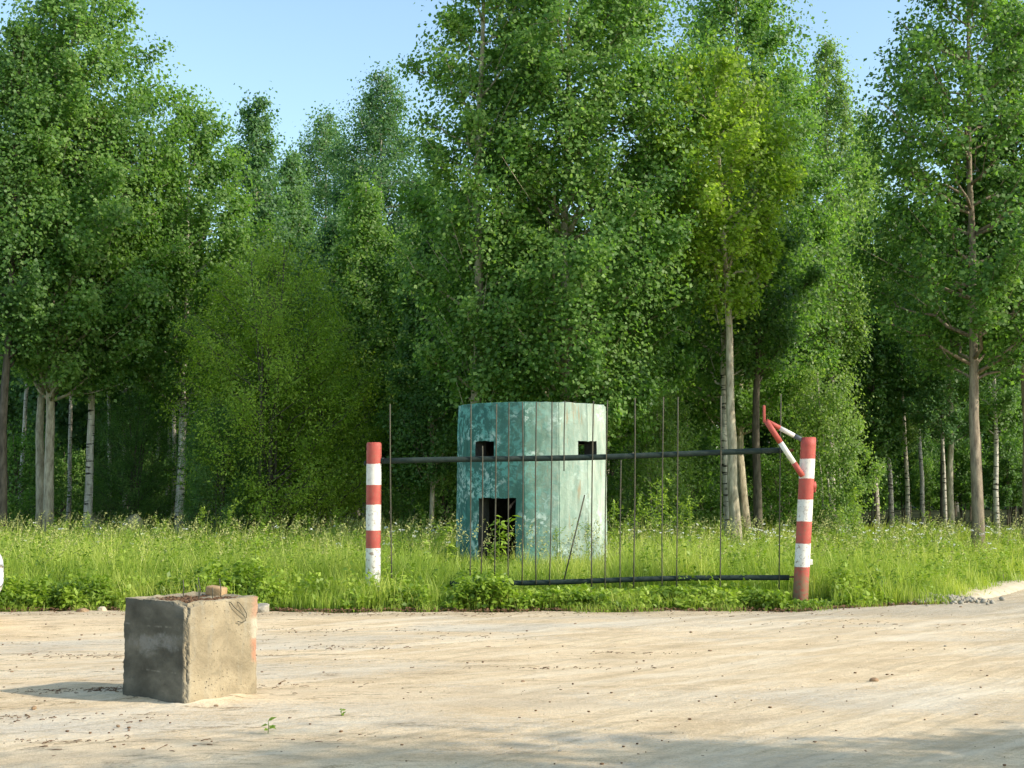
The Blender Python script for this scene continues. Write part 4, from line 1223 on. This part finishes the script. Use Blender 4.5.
# ------------------------------------------------------------------ white car, almost wholly left of the frame
M['car'] = None
def car_mats():
    m, nt, out = new_mat('white_car_paint'); N = NT(nt)
    b = N.n('ShaderNodeBsdfPrincipled'); n = N.noise(N.coord(), 3, 4)
    N.l(N.ramp(n, [(.3, (.72, .72, .70)), (.7, (.80, .80, .78))]), b.inputs['Base Color']); b.inputs['Roughness'].default_value = .3; b.inputs['Coat Weight'].default_value = .5
    N.l(b.outputs[0], out.inputs[0]); M['car'] = m
    m, nt, out = new_mat('car_glass'); N = NT(nt)
    b = N.n('ShaderNodeBsdfPrincipled'); b.inputs['Base Color'].default_value = (.02, .025, .025, 1); b.inputs['Roughness'].default_value = .06
    N.l(b.outputs[0], out.inputs[0]); M['glass'] = m
    M['tyre'] = flat_mat('black_rubber', (.025, .025, .025), .85); M['rim'] = flat_mat('silver_rim', (.5, .5, .5), .35); M['lamp'] = flat_mat('red_lamp', (.5, .03, .02), .2)
    M['black'] = flat_mat('black_plastic', (.03, .03, .03), .6)
car_mats()
def car():
    yc = 16.6
    xr = X(-6, yc)
    e = empty('parked_car', (xr - 4.1 / 2, yc, 0), 'white parked car whose rounded bumper just enters the left edge', 'car')
    L, Wd = 4.1, 1.66
    # stations along x: (x, half width, z bottom, z shoulder, z roof or shoulder)
    xs = [-2.05, -1.98, -1.75, -1.2, -.75, -.15, .5, 1.1, 1.55, 1.85, 1.99, 2.05]
    hw = [.55, .70, .78, .82, .83, .83, .83, .83, .81, .78, .68, .50]
    zb = [.42, .30, .24, .22, .22, .22, .22, .22, .22, .25, .30, .44]
    zs = [.62, .74, .82, .90, .94, .95, .95, .95, .95, .93, .86, .70]
    V = []; k = 12
    for x, w, b, s in zip(xs, hw, zb, zs):
        sec = [(-.7, 0), (-.95, .08), (-1.0, .35), (-.99, .7), (-.95, .92), (-.75, 1.0), (.75, 1.0), (.95, .92), (.99, .7), (1.0, .35), (.95, .08), (.7, 0)]
        for a, c in sec: V.append((x, a * w, b + (s - b) * c))
    n = len(xs)
    q = [(i * k + j, i * k + (j + 1) % k, (i + 1) * k + (j + 1) % k, (i + 1) * k + j) for i in range(n - 1) for j in range(k)]
    mb = MB(); mb.add(V, quads=q, ngons=[list(range(k)), list(range((n - 1) * k, n * k))[::-1]])
    o = mb.build('body', M['car'], e, smooth=True); m = o.modifiers.new('s', 'SUBSURF'); m.levels = 2; m.render_levels = 2
    def cabin(x0, x1, x2, x3, w0, w1, z0, z1, name, mat):
        v = [(x0, -w0, z0), (x3, -w0, z0), (x3, w0, z0), (x0, w0, z0), (x1, -w1, z1), (x2, -w1, z1), (x2, w1, z1), (x1, w1, z1)]
        mb = MB(); mb.add(v, quads=[(0, 3, 2, 1), (4, 5, 6, 7), (0, 1, 5, 4), (1, 2, 6, 5), (2, 3, 7, 6), (3, 0, 4, 7)])
        return mb.build(name, M[mat], e, bevel=.03)
    cabin(-.95, -.3, 1.0, 1.7, .74, .60, .90, 1.36, 'windows', 'glass')
    cabin(-.36, -.28, 1.02, 1.12, .635, .60, 1.35, 1.42, 'roof', 'car')
    for xa in (-.1, .45):
        for s in (-1, 1):
            mb = MB(); mb.tube([(xa, s * .745, .92), (xa + .02, s * .625, 1.36)], .025, k=6); mb.build('pillar', M['car'], e)
    for x in (-1.3, 1.25):
        for s in (-1, 1):
            w = empty('wheel', (x, s * .74, .29)); w.parent = e
            mb = MB(); mb.tube([(0, -.1, 0), (0, -.08, 0), (0, .08, 0), (0, .1, 0)], [.25, .29, .29, .25], k=28); mb.build('tyre', M['tyre'], w)
            mb = MB(); mb.tube([(0, s * .101, 0), (0, s * .112, 0)], [.17, .15], k=20); mb.build('rim', M['rim'], w)
    for s in (-1, 1):
        mb = MB(); mb.box((1.84, s * .60, .78), (.16, .26, .12)); mb.build('tail_lamp', M['lamp'], e, bevel=.02)
        mb = MB(); mb.box((-1.95, s * .54, .64), (.14, .26, .12)); mb.build('headlight', M['rim'], e, bevel=.02)
car()

# ------------------------------------------------------------------ trees beside the camera that throw the foreground shade
SH = tree_meshes(51, 8.5, 3.2, 2.2, OV, 20000, leaf=.14, r0=.13, limbs=40)
SHADE = [(14.0, 2.35, 1.25, 0, 'aspen beside the road right of the viewpoint, shading the front sand'),
         (10.4, 6.3, .60, 2, 'second roadside aspen farther right of the viewpoint')]
for (x, y, s, rz, lb) in SHADE:
    put_tree(SH, 'bark_aspen', 'leaf_aspen', 0, y, lb, group='roadside trees beside the viewpoint', rz=rz, s=s, x=x)

# ------------------------------------------------------------------ light, sky, camera
SUN_AZ, SUN_EL = R(19), R(33)
dirv = Vector((math.cos(SUN_EL) * math.cos(SUN_AZ), -math.cos(SUN_EL) * math.sin(SUN_AZ), math.sin(SUN_EL)))
sl = bpy.data.lights.new('sun', 'SUN'); sl.energy = 5.0; sl.angle = R(.5); sl.color = (1.0, .915, .79)
so = bpy.data.objects.new('sun', sl); COL.objects.link(so)
so.rotation_euler = dirv.to_track_quat('Z', 'Y').to_euler(); so.location = (20, -10, 20)
w = bpy.data.worlds.new('World'); SC.world = w; w.use_nodes = True
nt = w.node_tree; bg = nt.nodes['Background']
sky = nt.nodes.new('ShaderNodeTexSky'); sky.sky_type = 'NISHITA'; sky.sun_disc = False
sky.sun_elevation = SUN_EL; sky.sun_rotation = R(90) + SUN_AZ
sky.air_density = 1.0; sky.dust_density = 1.0; sky.ozone_density = 1.0
mxs = nt.nodes.new('ShaderNodeMix'); mxs.data_type = 'RGBA'; mxs.blend_type = 'MULTIPLY'; mxs.inputs[0].default_value = 1.0
nt.links.new(sky.outputs[0], mxs.inputs[6]); mxs.inputs[7].default_value = (1.95, 2.03, 1.88, 1)
nt.links.new(mxs.outputs[2], bg.inputs[0]); bg.inputs[1].default_value = .15
cam = bpy.data.cameras.new('camera'); co = bpy.data.objects.new('camera', cam); COL.objects.link(co)
cam.sensor_width = 36; cam.lens = 36 * F / 1024; cam.clip_end = 2000; cam.clip_start = .05
co.location = (0, 0, CAMH); co.rotation_euler = (R(90) + PITCH, 0, 0)
SC.camera = co
SC.view_settings.view_transform = 'Standard'; SC.view_settings.look = 'None'
SC.view_settings.exposure = 0; SC.view_settings.gamma = 1
SC.cycles.max_bounces = 6; SC.cycles.diffuse_bounces = 4; SC.cycles.transmission_bounces = 4
SC.cycles.use_denoising = True
